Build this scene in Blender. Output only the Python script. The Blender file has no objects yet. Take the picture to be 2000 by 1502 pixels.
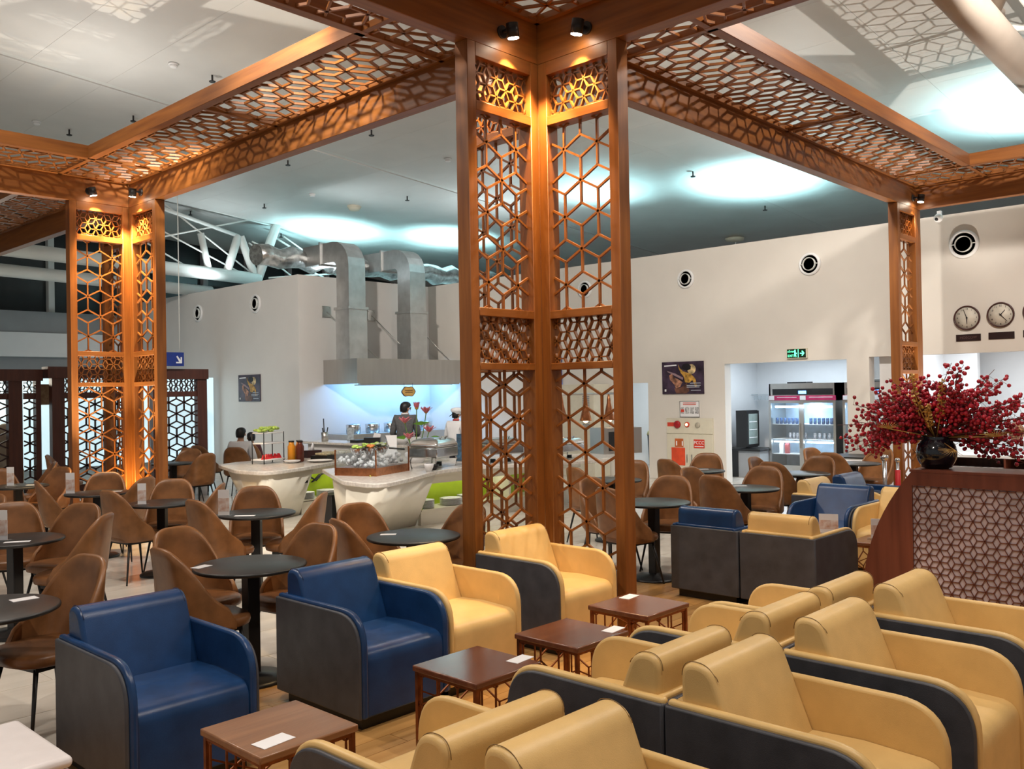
import bpy, bmesh, math, random
from mathutils import Vector, Matrix
random.seed(7)
S = bpy.context.scene
C = S.collection
PI = math.pi
R = math.radians

# ------------------------------------------------------------------ camera
cd = bpy.data.cameras.new('camera')
cam = bpy.data.objects.new('camera', cd); C.objects.link(cam); S.camera = cam
cd.sensor_fit = 'HORIZONTAL'; cd.sensor_width = 36; cd.lens = 1760.78 / 2000 * 36
cd.clip_start = .05; cd.clip_end = 200
_y, _p, _r = R(43.2697), R(.48889), R(-.97958)
_f = Vector((math.cos(_y)*math.cos(_p), math.sin(_y)*math.cos(_p), math.sin(_p)))
_rt = _f.cross(Vector((0, 0, 1))).normalized(); _up = _rt.cross(_f)
_r2 = _rt*math.cos(_r) + _up*math.sin(_r); _u2 = -_rt*math.sin(_r) + _up*math.cos(_r)
mw = Matrix((( _r2.x, _u2.x, -_f.x, 0), (_r2.y, _u2.y, -_f.y, 0), (_r2.z, _u2.z, -_f.z, 1.81), (0, 0, 0, 1)))
cam.matrix_world = mw

# ------------------------------------------------------------------ world, exposure
w = bpy.data.worlds.new('hall_at_night'); S.world = w; w.use_nodes = True
w.node_tree.nodes['Background'].inputs[0].default_value = (.93, .88, .84, 1)
w.node_tree.nodes['Background'].inputs[1].default_value = .28
S.view_settings.view_transform = 'Standard'; S.view_settings.look = 'None'
S.view_settings.exposure = 0.18; S.view_settings.gamma = 1
S.view_settings.use_curve_mapping = False
S.cycles.max_bounces = 6; S.cycles.diffuse_bounces = 3; S.cycles.glossy_bounces = 3; S.cycles.transmission_bounces = 5
S.cycles.caustics_reflective = False; S.cycles.caustics_refractive = False; S.cycles.sample_clamp_indirect = 6

def light(name, kind, loc, energy, col, size=.1, target=None, angle=60, blend=.4, sy=None):
    d = bpy.data.lights.new(name, kind); d.energy = energy; d.color = col
    if kind == 'AREA':
        d.size = size
        if sy: d.shape = 'RECTANGLE'; d.size_y = sy
    else: d.shadow_soft_size = size
    if kind == 'SPOT': d.spot_size = R(angle); d.spot_blend = blend
    o = bpy.data.objects.new(name, d); C.objects.link(o); o.location = loc
    if target is not None:
        o.rotation_euler = (Vector(target) - Vector(loc)).to_track_quat('-Z', 'Y').to_euler()
    return o
WARM = (1, .80, .58); NEUT = (1, .91, .81); COOL = (.50, .93, 1.0); WHITE = (.85, .94, 1.0)
# hall floodlights standing on the flat kitchen roofs, aimed at the metal ceiling
light('hall_floodlight', 'SPOT', (17.6, 9.4, 4.75), 1250, COOL, .2, (17.9, 9.5, 7), 112, 1)
light('hall_floodlight', 'SPOT', (16.9, 3.6, 4.75), 1300, COOL, .2, (16.7, 3.7, 7), 112, 1)
light('hall_floodlight', 'SPOT', (15.0, 20.9, 4.6), 1000, COOL, .2, (15.2, 21.3, 7), 108, 1)
light('hall_floodlight', 'SPOT', (17.6, 18.8, 4.75), 1000, COOL, .2, (17.8, 19.2, 7), 108, 1)
light('hall_floodlight', 'SPOT', (16.6, 12.8, 4.75), 420, COOL, .2, (16.4, 12.6, 7), 108, 1)
# high hall lamps over the seating (all above the picture)
for x, y, e, a in ((.6, 2.6, 400, 118), (3.6, .4, 400, 118), (2.6, 6.2, 340, 118), (6.6, 2.6, 300, 118), (2.2, 9.4, 330, 150), (6.8, 7.2, 380, 118), (9.6, 2.2, 330, 150)):
    light('hall_downlight', 'SPOT', (x, y, 6.3), e, NEUT, .08, (x + .25, y + .25, 0), a, .35)
light('fill_spot', 'SPOT', (3.4, 6.0, 6.35), 1500, (1, .94, .86), .15, (7.9, 10.3, .3), 44, .6)  # added fill spot, brightens the buffet counters and the floor there
light('lounge_fill', 'POINT', (6.1, 20.2, 2.3), 45, (1, .88, .7), .15)  # added fill light for the cream sofa and the dark screens
for x, y, e in ((15.75, 15.2, 130), (15.85, 7.6, 60), (12.6, 17.8, 130), (11.75, 21.5, 90)):  # fill lights added behind the wall tops to lift the dim ceiling
    light('roof_edge_fill', 'SPOT', (x, y, 4.72), e, (.86, .97, 1), .2, (x, y, 7), 168, 1)
# unseen fill spots added to brighten the far walls
light('fill_spot', 'SPOT', (4.3, 9.0, 6.35), 2300, NEUT, .2, (12.2, 18.2, 2.2), 62, .8)
light('fill_spot', 'SPOT', (8.2, 5.4, 6.35), 1450, NEUT, .2, (15.4, 9.6, 2.4), 84, .8)
light('fill_spot', 'SPOT', (9.4, 1.4, 6.35), 950, NEUT, .2, (15.4, 4.2, 2.6), 84, .8)
# fill lights added on top of the canopy beams to brighten the ceiling
for x, y, e in ((5.58, 8.7, 150), (5.58, 14.2, 160), (1.6, 4.92, 130), (1.4, 12.56, 140), (5.58, .2, 80), (-1.5, 9, 130), (9.5, -2.5, 70)):
    light('canopy_fill', 'SPOT', (x, y, 5.02), e, (1, .93, .85), .2, (x, y, 7), 165, 1)

# ------------------------------------------------------------------ materials
MATS = {}
def _nodes(name):
    m = bpy.data.materials.new(name); m.use_nodes = True
    nt = m.node_tree; b = nt.nodes['Principled BSDF']
    return m, nt, b
def mat(name, col, rough=.5, metal=0, var=.06, scale=8, bump=0, bscale=60, coat=0, emit=None, es=0, trans=0, alpha=1, ior=1.45, stretch=None, spec=None, col2=None):
    if name in MATS: return MATS[name]
    m, nt, b = _nodes(name); L = nt.links
    b.inputs['Roughness'].default_value = rough; b.inputs['Metallic'].default_value = metal
    b.inputs['IOR'].default_value = ior
    if spec is not None: b.inputs['Specular IOR Level'].default_value = spec
    if coat: b.inputs['Coat Weight'].default_value = coat; b.inputs['Coat Roughness'].default_value = .15
    if trans: b.inputs['Transmission Weight'].default_value = trans
    if alpha < 1: b.inputs['Alpha'].default_value = alpha
    if emit: b.inputs['Emission Color'].default_value = (*emit, 1); b.inputs['Emission Strength'].default_value = es
    tc = nt.nodes.new('ShaderNodeTexCoord'); mp = nt.nodes.new('ShaderNodeMapping')
    L.new(tc.outputs['Object'], mp.inputs['Vector'])
    if stretch: mp.inputs['Scale'].default_value = stretch
    n = nt.nodes.new('ShaderNodeTexNoise'); n.inputs['Scale'].default_value = scale; n.inputs['Detail'].default_value = 5
    L.new(mp.outputs['Vector'], n.inputs['Vector'])
    cr = nt.nodes.new('ShaderNodeValToRGB')
    c2 = col2 or tuple(min(1, c*(1+var*2)) for c in col)
    c1 = col if col2 else tuple(c*(1-var*2) for c in col)
    cr.color_ramp.elements[0].color = (*c1, 1); cr.color_ramp.elements[1].color = (*c2, 1)
    cr.color_ramp.elements[0].position = .3; cr.color_ramp.elements[1].position = .7
    L.new(n.outputs['Fac'], cr.inputs['Fac']); L.new(cr.outputs['Color'], b.inputs['Base Color'])
    if bump:
        n2 = nt.nodes.new('ShaderNodeTexNoise'); n2.inputs['Scale'].default_value = bscale; n2.inputs['Detail'].default_value = 6
        L.new(mp.outputs['Vector'], n2.inputs['Vector'])
        bp = nt.nodes.new('ShaderNodeBump'); bp.inputs['Strength'].default_value = bump; bp.inputs['Distance'].default_value = .01
        L.new(n2.outputs['Fac'], bp.inputs['Height']); L.new(bp.outputs['Normal'], b.inputs['Normal'])
    MATS[name] = m; return m
def wood(name, c1, c2, axis, rough=.42, scale=3.0, coat=0, rnd=0):
    st = {'x': (.12, 1.6, 1.6), 'y': (1.6, .12, 1.6), 'z': (1.6, 1.6, .12)}[axis]
    m = mat(name, c1, rough, 0, 0, scale*4, .05, 90, coat, stretch=st, col2=c2)
    if rnd:   # plank to plank variation
        nt = m.node_tree; b = nt.nodes['Principled BSDF']; L = nt.links
        oi = nt.nodes.new('ShaderNodeObjectInfo'); hs = nt.nodes.new('ShaderNodeHueSaturation')
        mr = nt.nodes.new('ShaderNodeMapRange'); mr.inputs['To Min'].default_value = 1-rnd; mr.inputs['To Max'].default_value = 1+rnd
        L.new(oi.outputs['Random'], mr.inputs['Value']); L.new(mr.outputs['Result'], hs.inputs['Value'])
        src = b.inputs['Base Color'].links[0].from_socket
        L.new(src, hs.inputs['Color']); L.new(hs.outputs['Color'], b.inputs['Base Color'])
    return m
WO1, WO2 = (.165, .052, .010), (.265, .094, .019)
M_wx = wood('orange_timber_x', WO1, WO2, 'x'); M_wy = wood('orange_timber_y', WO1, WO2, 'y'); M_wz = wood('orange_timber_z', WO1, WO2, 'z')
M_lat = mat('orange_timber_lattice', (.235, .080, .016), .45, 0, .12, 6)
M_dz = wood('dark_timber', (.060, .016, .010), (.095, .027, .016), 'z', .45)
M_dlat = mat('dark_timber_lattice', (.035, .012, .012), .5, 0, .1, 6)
M_rec = wood('reception_timber', (.115, .030, .016), (.19, .055, .03), 'z', .38, 2.2)
M_floorw = wood('oak_floor', (.42, .215, .065), (.56, .31, .11), 'x', .30, 2.4, .15, .16)
M_tile = mat('stone_tile', (.60, .55, .48), .22, 0, 0, 3.2, .02, 40, .2, stretch=(.35, 1.4, 1), col2=(.76, .71, .63))
M_grout = mat('floor_grout', (.40, .36, .31), .6)
M_wall = mat('warm_white_paint', (.70, .665, .615), .7, 0, .012, 2, .02, 180)
M_wallk = mat('kitchen_wall_paint', (.74, .72, .70), .55, 0, .01, 2, .02, 180)
M_white = mat('white_paint', (.80, .81, .82), .5, 0, .01, 3)
M_ceil = mat('ceiling_metal_panel', (.66, .66, .64), .42, 0, .02, 1.2)
M_tube = mat('white_steel_tube', (.70, .72, .70), .4, 0, .02, 2)
M_gwall = mat('grey_cladding', (.30, .31, .32), .6, 0, .03, 2)
M_dglass = mat('night_glazing', (.020, .026, .028), .15, 0, .1, 1)
M_black = mat('black_steel', (.012, .012, .013), .38, 0, .1, 9)
M_blackm = mat('black_laminate', (.016, .016, .016), .36, 0, .15, 12, .03, 200, 0)
M_yel = mat('yellow_leather', (.73, .49, .195), .40, 0, .035, 7, .10, 260)
M_blue = mat('blue_leather', (.010, .044, .135), .27, 0, .10, 7, .10, 260)
M_gry = mat('slate_leather', (.060, .063, .075), .44, 0, .10, 9, .12, 240)
M_seam = mat('seam_thread', (.22, .13, .045), .6)
M_bseam = mat('navy_thread', (.006, .015, .06), .6)
M_tan = mat('tan_leather', (.225, .098, .036), .34, 0, .14, 7, .06, 120)
M_tan2 = mat('tan_leather_seat', (.18, .076, .028), .34, 0, .14, 9, .06, 120)
M_cop = mat('copper_metal', (.50, .20, .09), .32, 1, .1, 20)
M_cop2 = mat('aged_copper', (.26, .095, .042), .38, .9, .15, 20)
M_chrome = mat('polished_steel', (.62, .62, .62), .18, 1, .05, 10)
M_steel = mat('brushed_steel', (.52, .51, .49), .34, 1, .025, 10, stretch=(1, 1, .1))
M_duct = mat('galvanised_duct', (.54, .55, .55), .36, .85, .06, 5)
M_foil = mat('foil_insulation', (.62, .64, .64), .22, .95, .2, 9, .9, 14)
M_paper = mat('white_paper', (.82, .82, .84), .6, 0, .01)
def clear(name, tint, gloss):
    m, nt, b = _nodes(name); L = nt.links; out = nt.nodes['Material Output']
    tr = nt.nodes.new('ShaderNodeBsdfTransparent'); tr.inputs[0].default_value = (*tint, 1)
    b.inputs['Base Color'].default_value = (*tint, 1); b.inputs['Roughness'].default_value = .05
    lw = nt.nodes.new('ShaderNodeLayerWeight'); lw.inputs['Blend'].default_value = gloss
    mr = nt.nodes.new('ShaderNodeMapRange'); mr.inputs['To Min'].default_value = .04; mr.inputs['To Max'].default_value = .20
    mx = nt.nodes.new('ShaderNodeMixShader'); L.new(lw.outputs['Fresnel'], mr.inputs['Value']); L.new(mr.outputs['Result'], mx.inputs['Fac'])
    L.new(tr.outputs[0], mx.inputs[1]); L.new(b.outputs[0], mx.inputs[2]); L.new(mx.outputs[0], out.inputs['Surface'])
    MATS[name] = m; return m
M_acr = clear('clear_acrylic', (.93, .95, .96), .35); M_glass = clear('clear_glass', (.95, .97, .98), .25)
M_walnut = wood('walnut_top', (.110, .034, .016), (.195, .072, .035), 'x', .22, 3.2, .35)
M_walnut2 = wood('light_walnut_top', (.205, .088, .036), (.33, .155, .07), 'x', .30, 3.2, .25)
M_navy = mat('sign_blue', (.01, .03, .22), .4)
M_red = mat('sign_red', (.62, .055, .03), .45, 0, .03)
M_cream = mat('cream_metal', (.66, .62, .50), .5, 0, .02)
M_quartz = mat('counter_stone', (.62, .58, .53), .22, 0, .08, 25)
M_cab = mat('counter_panel', (.84, .79, .67), .35, 0, .01)
M_green = mat('lime_panel', (.36, .50, .02), .35, 0, .05, 5)
M_skin = mat('skin', (.50, .27, .17), .5, 0, .05)
M_hair = mat('black_hair', (.008, .007, .007), .45, 0, .2, 40)
M_ottoman = mat('white_leather', (.74, .70, .70), .35, 0, .02, 9, .08, 240)

# ------------------------------------------------------------------ mesh helpers
class MB:
    def __init__(s): s.v = []; s.f = []; s.sm = []
    def add(s, vs, fs, smooth=False):
        b = len(s.v); s.v += [tuple(v) for v in vs]; s.f += [tuple(i+b for i in f) for f in fs]; s.sm += [smooth]*len(fs); return s
    def box(s, x0, x1, y0, y1, z0, z1):
        return s.add([(x0,y0,z0),(x1,y0,z0),(x1,y1,z0),(x0,y1,z0),(x0,y0,z1),(x1,y0,z1),(x1,y1,z1),(x0,y1,z1)],
                     [(0,3,2,1),(4,5,6,7),(0,1,5,4),(1,2,6,5),(2,3,7,6),(3,0,4,7)])
    def prism(s, poly, axis, a, b, smooth=False):
        n = len(poly)
        def p(q, t):
            return {'x': (t, q[0], q[1]), 'y': (q[0], t, q[1]), 'z': (q[0], q[1], t)}[axis]
        vs = [p(q, a) for q in poly] + [p(q, b) for q in poly]
        s.add(vs, [tuple(range(n))[::-1], tuple(range(n, 2*n))])
        bI = len(s.v) - 2*n
        for i in range(n):
            s.f.append((bI+i, bI+(i+1) % n, bI+n+(i+1) % n, bI+n+i)); s.sm.append(smooth)
        return s
    def loft(s, rings, smooth=True, cap=True, closed=True):
        n = len(rings[0]); vs = [v for r in rings for v in r]; fs = []
        for k in range(len(rings)-1):
            for i in range(n if closed else n-1):
                j = (i+1) % n
                fs.append((k*n+i, k*n+j, (k+1)*n+j, (k+1)*n+i))
        s.add(vs, fs, smooth)
        if cap:
            b = len(s.v) - len(vs)
            s.f.append(tuple(b+i for i in range(n))[::-1]); s.sm.append(False)
            s.f.append(tuple(b+(len(rings)-1)*n+i for i in range(n))); s.sm.append(False)
        return s
    def lathe(s, prof, n=20, c=(0, 0, 0), cap=True):
        return s.loft([[(c[0]+r*math.cos(2*PI*i/n), c[1]+r*math.sin(2*PI*i/n), c[2]+z) for i in range(n)] for r, z in prof], True, cap)
    def tube(s, p, q, r, n=8, r2=None, smooth=True):
        p, q = Vector(p), Vector(q); d = (q-p)
        if d.length < 1e-6: return s
        d.normalize(); a = d.orthogonal().normalized(); b = d.cross(a); r2 = r if r2 is None else r2
        ring = lambda c, rr: [c + (a*math.cos(2*PI*i/n) + b*math.sin(2*PI*i/n))*rr for i in range(n)]
        return s.loft([ring(p, r), ring(q, r2)], smooth)
    def path(s, pts, r, n=6):
        pts = [Vector(p) for p in pts]; rings = []
        ref = Vector((0, 0, 1))
        for i, p in enumerate(pts):
            d = (pts[min(i+1, len(pts)-1)] - pts[max(i-1, 0)]).normalized()
            a = d.cross(ref)
            if a.length < .05: a = d.cross(Vector((1, 0, 0)))
            a.normalize(); b = d.cross(a)
            rr = r[i] if isinstance(r, (list, tuple)) else r
            rings.append([p + (a*math.cos(2*PI*k/n) + b*math.sin(2*PI*k/n))*rr for k in range(n)])
        return s.loft(rings, True)
    def ball(s, c, r, n=8, m=6, sc=(1, 1, 1)):
        rings = []
        for k in range(m+1):
            t = PI*k/m; t = min(max(t, .02), PI-.02)
            rings.append([(c[0]+r*sc[0]*math.sin(t)*math.cos(2*PI*i/n), c[1]+r*sc[1]*math.sin(t)*math.sin(2*PI*i/n), c[2]-r*sc[2]*math.cos(t)) for i in range(n)])
        return s.loft(rings, True)
    def bar(s, p, q, wd, O, U, V, N, dep):
        # flat bar from p to q (2D in plane O,U,V), width wd, depth dep along N
        dx, dy = q[0]-p[0], q[1]-p[1]; l = math.hypot(dx, dy)
        if l < 1e-4: return s
        nx, ny = -dy/l*wd/2, dx/l*wd/2
        c = [(p[0]+nx, p[1]+ny), (p[0]-nx, p[1]-ny), (q[0]-nx, q[1]-ny), (q[0]+nx, q[1]+ny)]
        vs = [O + U*a + V*b - N*dep/2 for a, b in c] + [O + U*a + V*b + N*dep/2 for a, b in c]
        return s.add(vs, [(0,1,2,3),(7,6,5,4),(0,4,5,1),(1,5,6,2),(2,6,7,3),(3,7,4,0)])
    def mesh(s, name):
        me = bpy.data.meshes.new(name); me.from_pydata(s.v, [], s.f)
        me.polygons.foreach_set('use_smooth', s.sm); me.update(); return me

def obj(name, mb, m, parent=None, bevel=0, seg=2, loc=None, rot=None):
    me = mb.mesh(name) if isinstance(mb, MB) else mb
    bm = bmesh.new(); bm.from_mesh(me); bmesh.ops.recalc_face_normals(bm, faces=bm.faces); bm.to_mesh(me); bm.free()
    o = bpy.data.objects.new(name, me); C.objects.link(o)
    if m: me.materials.append(m)
    if parent: o.parent = parent
    if loc: o.location = loc
    if rot: o.rotation_euler = rot
    if bevel:
        b = o.modifiers.new('bevel', 'BEVEL'); b.width = bevel; b.segments = seg; b.limit_method = 'ANGLE'; b.angle_limit = R(40)
        b.harden_normals = False
        for p in me.polygons: p.use_smooth = True
        me.set_sharp_from_angle(angle=R(50)) if hasattr(me, 'set_sharp_from_angle') else None
    return o
def tag(o, label=None, cat=None, group=None, kind=None):
    if label: o['label'] = label
    if cat: o['category'] = cat
    if group: o['group'] = group
    if kind: o['kind'] = kind
    return o
def thing(name, label, cat, loc=(0, 0, 0), rz=0, group=None):
    o = bpy.data.objects.new(name, None); C.objects.link(o); o.empty_display_size = .1
    o.location = loc; o.rotation_euler = (0, 0, rz); return tag(o, label, cat, group)
def one(name, mb, m, label, cat, group=None, **k):
    return tag(obj(name, mb, m, **k), label, cat, group)
def struct(name, mb, m, **k):
    return tag(obj(name, mb, m, **k), kind='structure')
def dup(root, loc, rz, label=None, group=None):
    r = root.copy(); C.objects.link(r); r.location = loc; r.rotation_euler = (0, 0, rz)
    if label: r['label'] = label
    if group: r['group'] = group
    for ch in list(root.children):
        c = ch.copy(); C.objects.link(c); c.parent = r
        for g in ch.children:
            d = g.copy(); C.objects.link(d); d.parent = c
    return r
def fillet(pts, seg=5):
    """pts: (x, y, radius) -> rounded polygon"""
    out = []; n = len(pts)
    for i in range(n):
        p = Vector(pts[i][:2]); r = pts[i][2] if len(pts[i]) > 2 else 0
        if r <= 0: out.append(tuple(p)); continue
        a = (Vector(pts[i-1][:2]) - p); b = (Vector(pts[(i+1) % n][:2]) - p)
        la, lb = a.length, b.length; a.normalize(); b.normalize()
        ang = a.angle(b); t = min(r/math.tan(ang/2), la*.49, lb*.49)
        p0, p1 = p + a*t, p + b*t
        for k in range(seg+1):
            u = k/seg
            q = p0*(1-u)**2 + p*2*u*(1-u) + p1*u*u
            out.append(tuple(q))
    return out
def text(name, body, size, m, loc, rot, parent=None, depth=.002, ax='CENTER'):
    cu = bpy.data.curves.new(name, 'FONT'); cu.body = body; cu.size = size; cu.extrude = depth; cu.align_x = ax; cu.align_y = 'CENTER'
    t = bpy.data.objects.new('tmp', cu); C.objects.link(t)
    bpy.context.view_layer.update()
    me = bpy.data.meshes.new_from_object(t.evaluated_get(bpy.context.evaluated_depsgraph_get()))
    bpy.data.objects.remove(t); bpy.data.curves.remove(cu)
    o = bpy.data.objects.new(name, me); C.objects.link(o); me.materials.clear(); me.materials.append(m)
    o.location = loc; o.rotation_euler = rot
    if parent: o.parent = parent
    return o

def clip(p, q, W_, H_):
    t0, t1 = 0., 1.; dx, dy = q[0]-p[0], q[1]-p[1]
    for pp, qq in ((-dx, p[0]), (dx, W_-p[0]), (-dy, p[1]), (dy, H_-p[1])):
        if abs(pp) < 1e-9:
            if qq < 0: return None
        else:
            r = qq/pp
            if pp < 0: t0 = max(t0, r)
            else: t1 = min(t1, r)
    if t0 >= t1: return None
    return (p[0]+dx*t0, p[1]+dy*t0), (p[0]+dx*t1, p[1]+dy*t1)
def rhombille(W_, H_, h, v, swap=False, ox=.5, oy=.5):
    """segments of the tumbling-block fret in a W x H field. h: spacing across, v: spacing along the straight bars"""
    segs = []
    A, B = (H_, W_) if swap else (W_, H_)
    cx, cy = A*ox, B*oy
    ni, nj = int(A/h)+3, int(B/v)+3
    for i in range(-ni, ni+1):
        for j in range(-nj, nj+1):
            for k in (0, 1):
                x, y = cx+(i+.5*k)*h, cy+(j+.5*k)*v
                for dx, dy in ((0, v/3), (0, -v/3), (h/2, v/6), (-h/2, v/6), (h/2, -v/6), (-h/2, -v/6)):
                    c = clip((x, y), (x+dx, y+dy), A, B)
                    if c:
                        if swap: c = ((c[0][1], c[0][0]), (c[1][1], c[1][0]))
                        segs.append(c)
    return segs
def lattice(mb, O, U, V, N, W_, H_, h, v, wd, dep, swap=False, ox=.5, oy=.5):
    O, U, V, N = Vector(O), Vector(U), Vector(V), Vector(N)
    for p, q in rhombille(W_, H_, h, v, swap, ox, oy): mb.bar(p, q, wd, O, U, V, N, dep)
    return mb

# ------------------------------------------------------------------ floor
fl = struct('floor', MB().box(-8, 30, -8, 34, -.12, -.006), M_grout)
pm = MB().box(-.598, .598, -.0735, .0735, -.006, 0).mesh('plank')
pm.materials.append(M_floorw)
k = 0
for j in range(0, 34):
    y = 5.0 - .075 - j*.15
    off = (j*.43) % 1.2
    for i in range(-1, 9):
        x = .2 + off + i*1.2
        if x > 9.4 or x < .4: continue
        # keep what the picture can see of the oak floor
        if (y - 1.0*x > 2.4) or (x - y > 6.5): continue
        if k >= 298: continue
        o = bpy.data.objects.new('plank', pm); C.objects.link(o); o.parent = fl; o.location = (x, y, 0); k += 1
rest = MB()
rest.box(-8, 16, -8, -.11, -.006, -.002); rest.box(9.4, 15.4, -.11, 4.6, -.006, -.002); rest.box(-8, .2, -.11, 5.0, -.006, -.002)
rest.box(.2, 9.4, -.11, 5.0, -.006, -.0035)
tag(obj('oak_flooring', rest, M_floorw, fl), kind='stuff')
tm = MB().box(-.597, .597, -.297, .297, -.006, 0).mesh('tile'); tm.materials.append(M_tile)
k = 0
for j in range(0, 20):
    y = 5.3 + .6*j
    for i in range(0, 11):
        x = .4 + 1.2*i + (.6 if j % 2 else 0)
        a = math.atan2(y, x)
        if a < R(24) or a > R(80): continue
        if k >= 150: continue
        o = bpy.data.objects.new('tile', tm); C.objects.link(o); o.parent = fl; o.location = (x, y, 0); k += 1
tag(obj('stone_tiling', MB().box(-8, 30, 5.0, 34, -.006, -.0025).box(15.4, 30, -8, 5.0, -.006, -.0025), M_tile, fl), kind='stuff')

# ------------------------------------------------------------------ walls
XW, YH, XK, ZT = 15.4, 17.4, 11.5, 4.55
wr = MB()
def slab(y0, y1, z0, z1): wr.box(XW, XW+.22, y0, y1, z0, z1)
slab(11.55, YH+.2, 0, ZT); slab(10.66, 11.55, 1.955, ZT); slab(8.886, 10.66, 0, ZT); slab(6.50, 8.886, 2.285, ZT)
slab(6.11, 6.50, 0, ZT); slab(-8, 6.11, 2.31, ZT)
struct('wall_right', wr, M_wall)
struct('wall_kitchen', MB().box(XK, XW+.2, YH, YH+.2, 0, ZT), M_wallk)
struct('wall_left', MB().box(XK, XK+.2, YH+.2, 26.4, 0, ZT), M_wallk)
struct('trim_1', MB().box(XK+.1, XW, YH+.05, 26, ZT-.12, ZT-.06).box(XW+.2, 27, -8, 26, ZT-.12, ZT-.06), M_white)
# far hall wall with night glazing
struct('wall_far', MB().box(-8, XK, 26.5, 26.7, 0, 2.55), mat('pale_lit_wall', (.62, .74, .80), .6))
tag(obj('wall_far_band', MB().box(-8, XK, 26.35, 26.7, 3.0, 3.66), M_white), kind='structure')
tag(obj('wall_far_fascia', MB().box(-8, XK, 26.45, 26.7, 3.66, 4.25).box(-8, XK, 26.6, 26.7, 2.55, 3.0), M_gwall), kind='structure')
wf = struct('window_1', MB().box(-8, 30, 26.9, 27.0, 4.25, 9.5), M_dglass)
for x in [-6+1.55*i for i in range(20)]:
    obj('mullion', MB().box(x, x+.16, 26.7, 26.9, 4.25, 8), M_gwall if x > 11 else M_tube, wf)
for z in (5.35,): obj('transom', MB().box(-8, 30, 26.78, 26.86, z, z+.05), M_black, wf)

# rooms behind the right wall
rm = MB()
rm.box(18.2, 18.35, 5.2, 9.9, 0, 2.7); rm.box(XW+.22, 18.2, 9.7, 9.85, 0, 2.7); rm.box(XW+.22, 18.2, 5.9, 6.02, 0, 2.7); rm.box(XW+.22, 18.2, 5.9, 9.85, 2.6, 2.7)
struct('wall_pantry', rm, M_white)
rb = MB(); rb.box(19.0, 19.15, -8, 5.9, 0, 2.8); rb.box(XW+.22, 19.0, -8, 5.9, 2.7, 2.8); rb.box(XW+.22, 19.0, 5.8, 5.9, 0, 2.7)
struct('wall_bar', rb, M_white)
rk = MB(); rk.box(18.2, 18.3, 9.9, 13.5, 0, 2.8); rk.box(XW+.22, 18.2, 13.4, 13.5, 0, 2.8); rk.box(XW+.22, 18.2, 9.86, 9.95, 0, 2.8); rk.box(XW+.22, 18.2, 9.9, 13.5, 2.7, 2.8)
struct('wall_scullery', rk, M_white)
light('pantry_light', 'AREA', (16.9, 7.9, 2.55), 60, (.78, .90, 1), .5, (16.9, 7.9, 0), sy=1.8)
light('bar_light', 'AREA', (17.2, 3.4, 2.65), 90, (.90, .95, 1), .6, (17.2, 3.4, 0), sy=4.0)
light('scullery_light', 'AREA', (16.9, 11.3, 2.6), 45, (.85, .95, 1), .5, (16.9, 11.3, 0), sy=1.5)

# ------------------------------------------------------------------ sloping metal ceiling
def cz(x): return 7.6 - .073*x
ceil = struct('ceiling', MB().add([(-9, -9, cz(-9)+.06), (30, -9, cz(30)+.06), (30, 26.8, cz(30)+.06), (-9, 26.8, cz(-9)+.06), (-9, -9, cz(-9)+.2), (30, -9, cz(30)+.2), (30, 26.8, cz(30)+.2), (-9, 26.8, cz(-9)+.2)],
    [(0,3,2,1),(4,5,6,7),(0,1,5,4),(1,2,6,5),(2,3,7,6),(3,0,4,7)]), M_ceil)
def panelmesh(L_):
    mb = MB(); a, b = -.5985, .5985
    vs = [(a, 0, 0), (b, 0, -.073*1.197), (b, L_, -.073*1.197), (a, L_, 0)]
    vs += [(x, y, z+.045) for x, y, z in vs]
    mb.add(vs, [(0,3,2,1),(4,5,6,7),(0,1,5,4),(1,2,6,5),(2,3,7,6),(3,0,4,7)])
    me = mb.mesh('ceiling_panel'); me.materials.append(M_ceil); return me
pmesh = panelmesh(5.246); n_p = 0
for y in (-5.7, -.45, 4.8, 10.05, 15.48, 20.73):
    for i in range(24):
        x = -1.4 + 1.2*i
        if n_p >= 299: break
        o = bpy.data.objects.new('ceiling_panel', pmesh); C.objects.link(o); o.parent = ceil
        o.location = (x, y, cz(x-.5985)); n_p += 1
obj('ceiling_groove', MB().add([(-9, 15.30, cz(-9)+.015), (30, 15.30, cz(30)+.015), (30, 15.46, cz(30)+.015), (-9, 15.46, cz(-9)+.015)], [(0, 3, 2, 1)]), M_tube, ceil)

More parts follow.
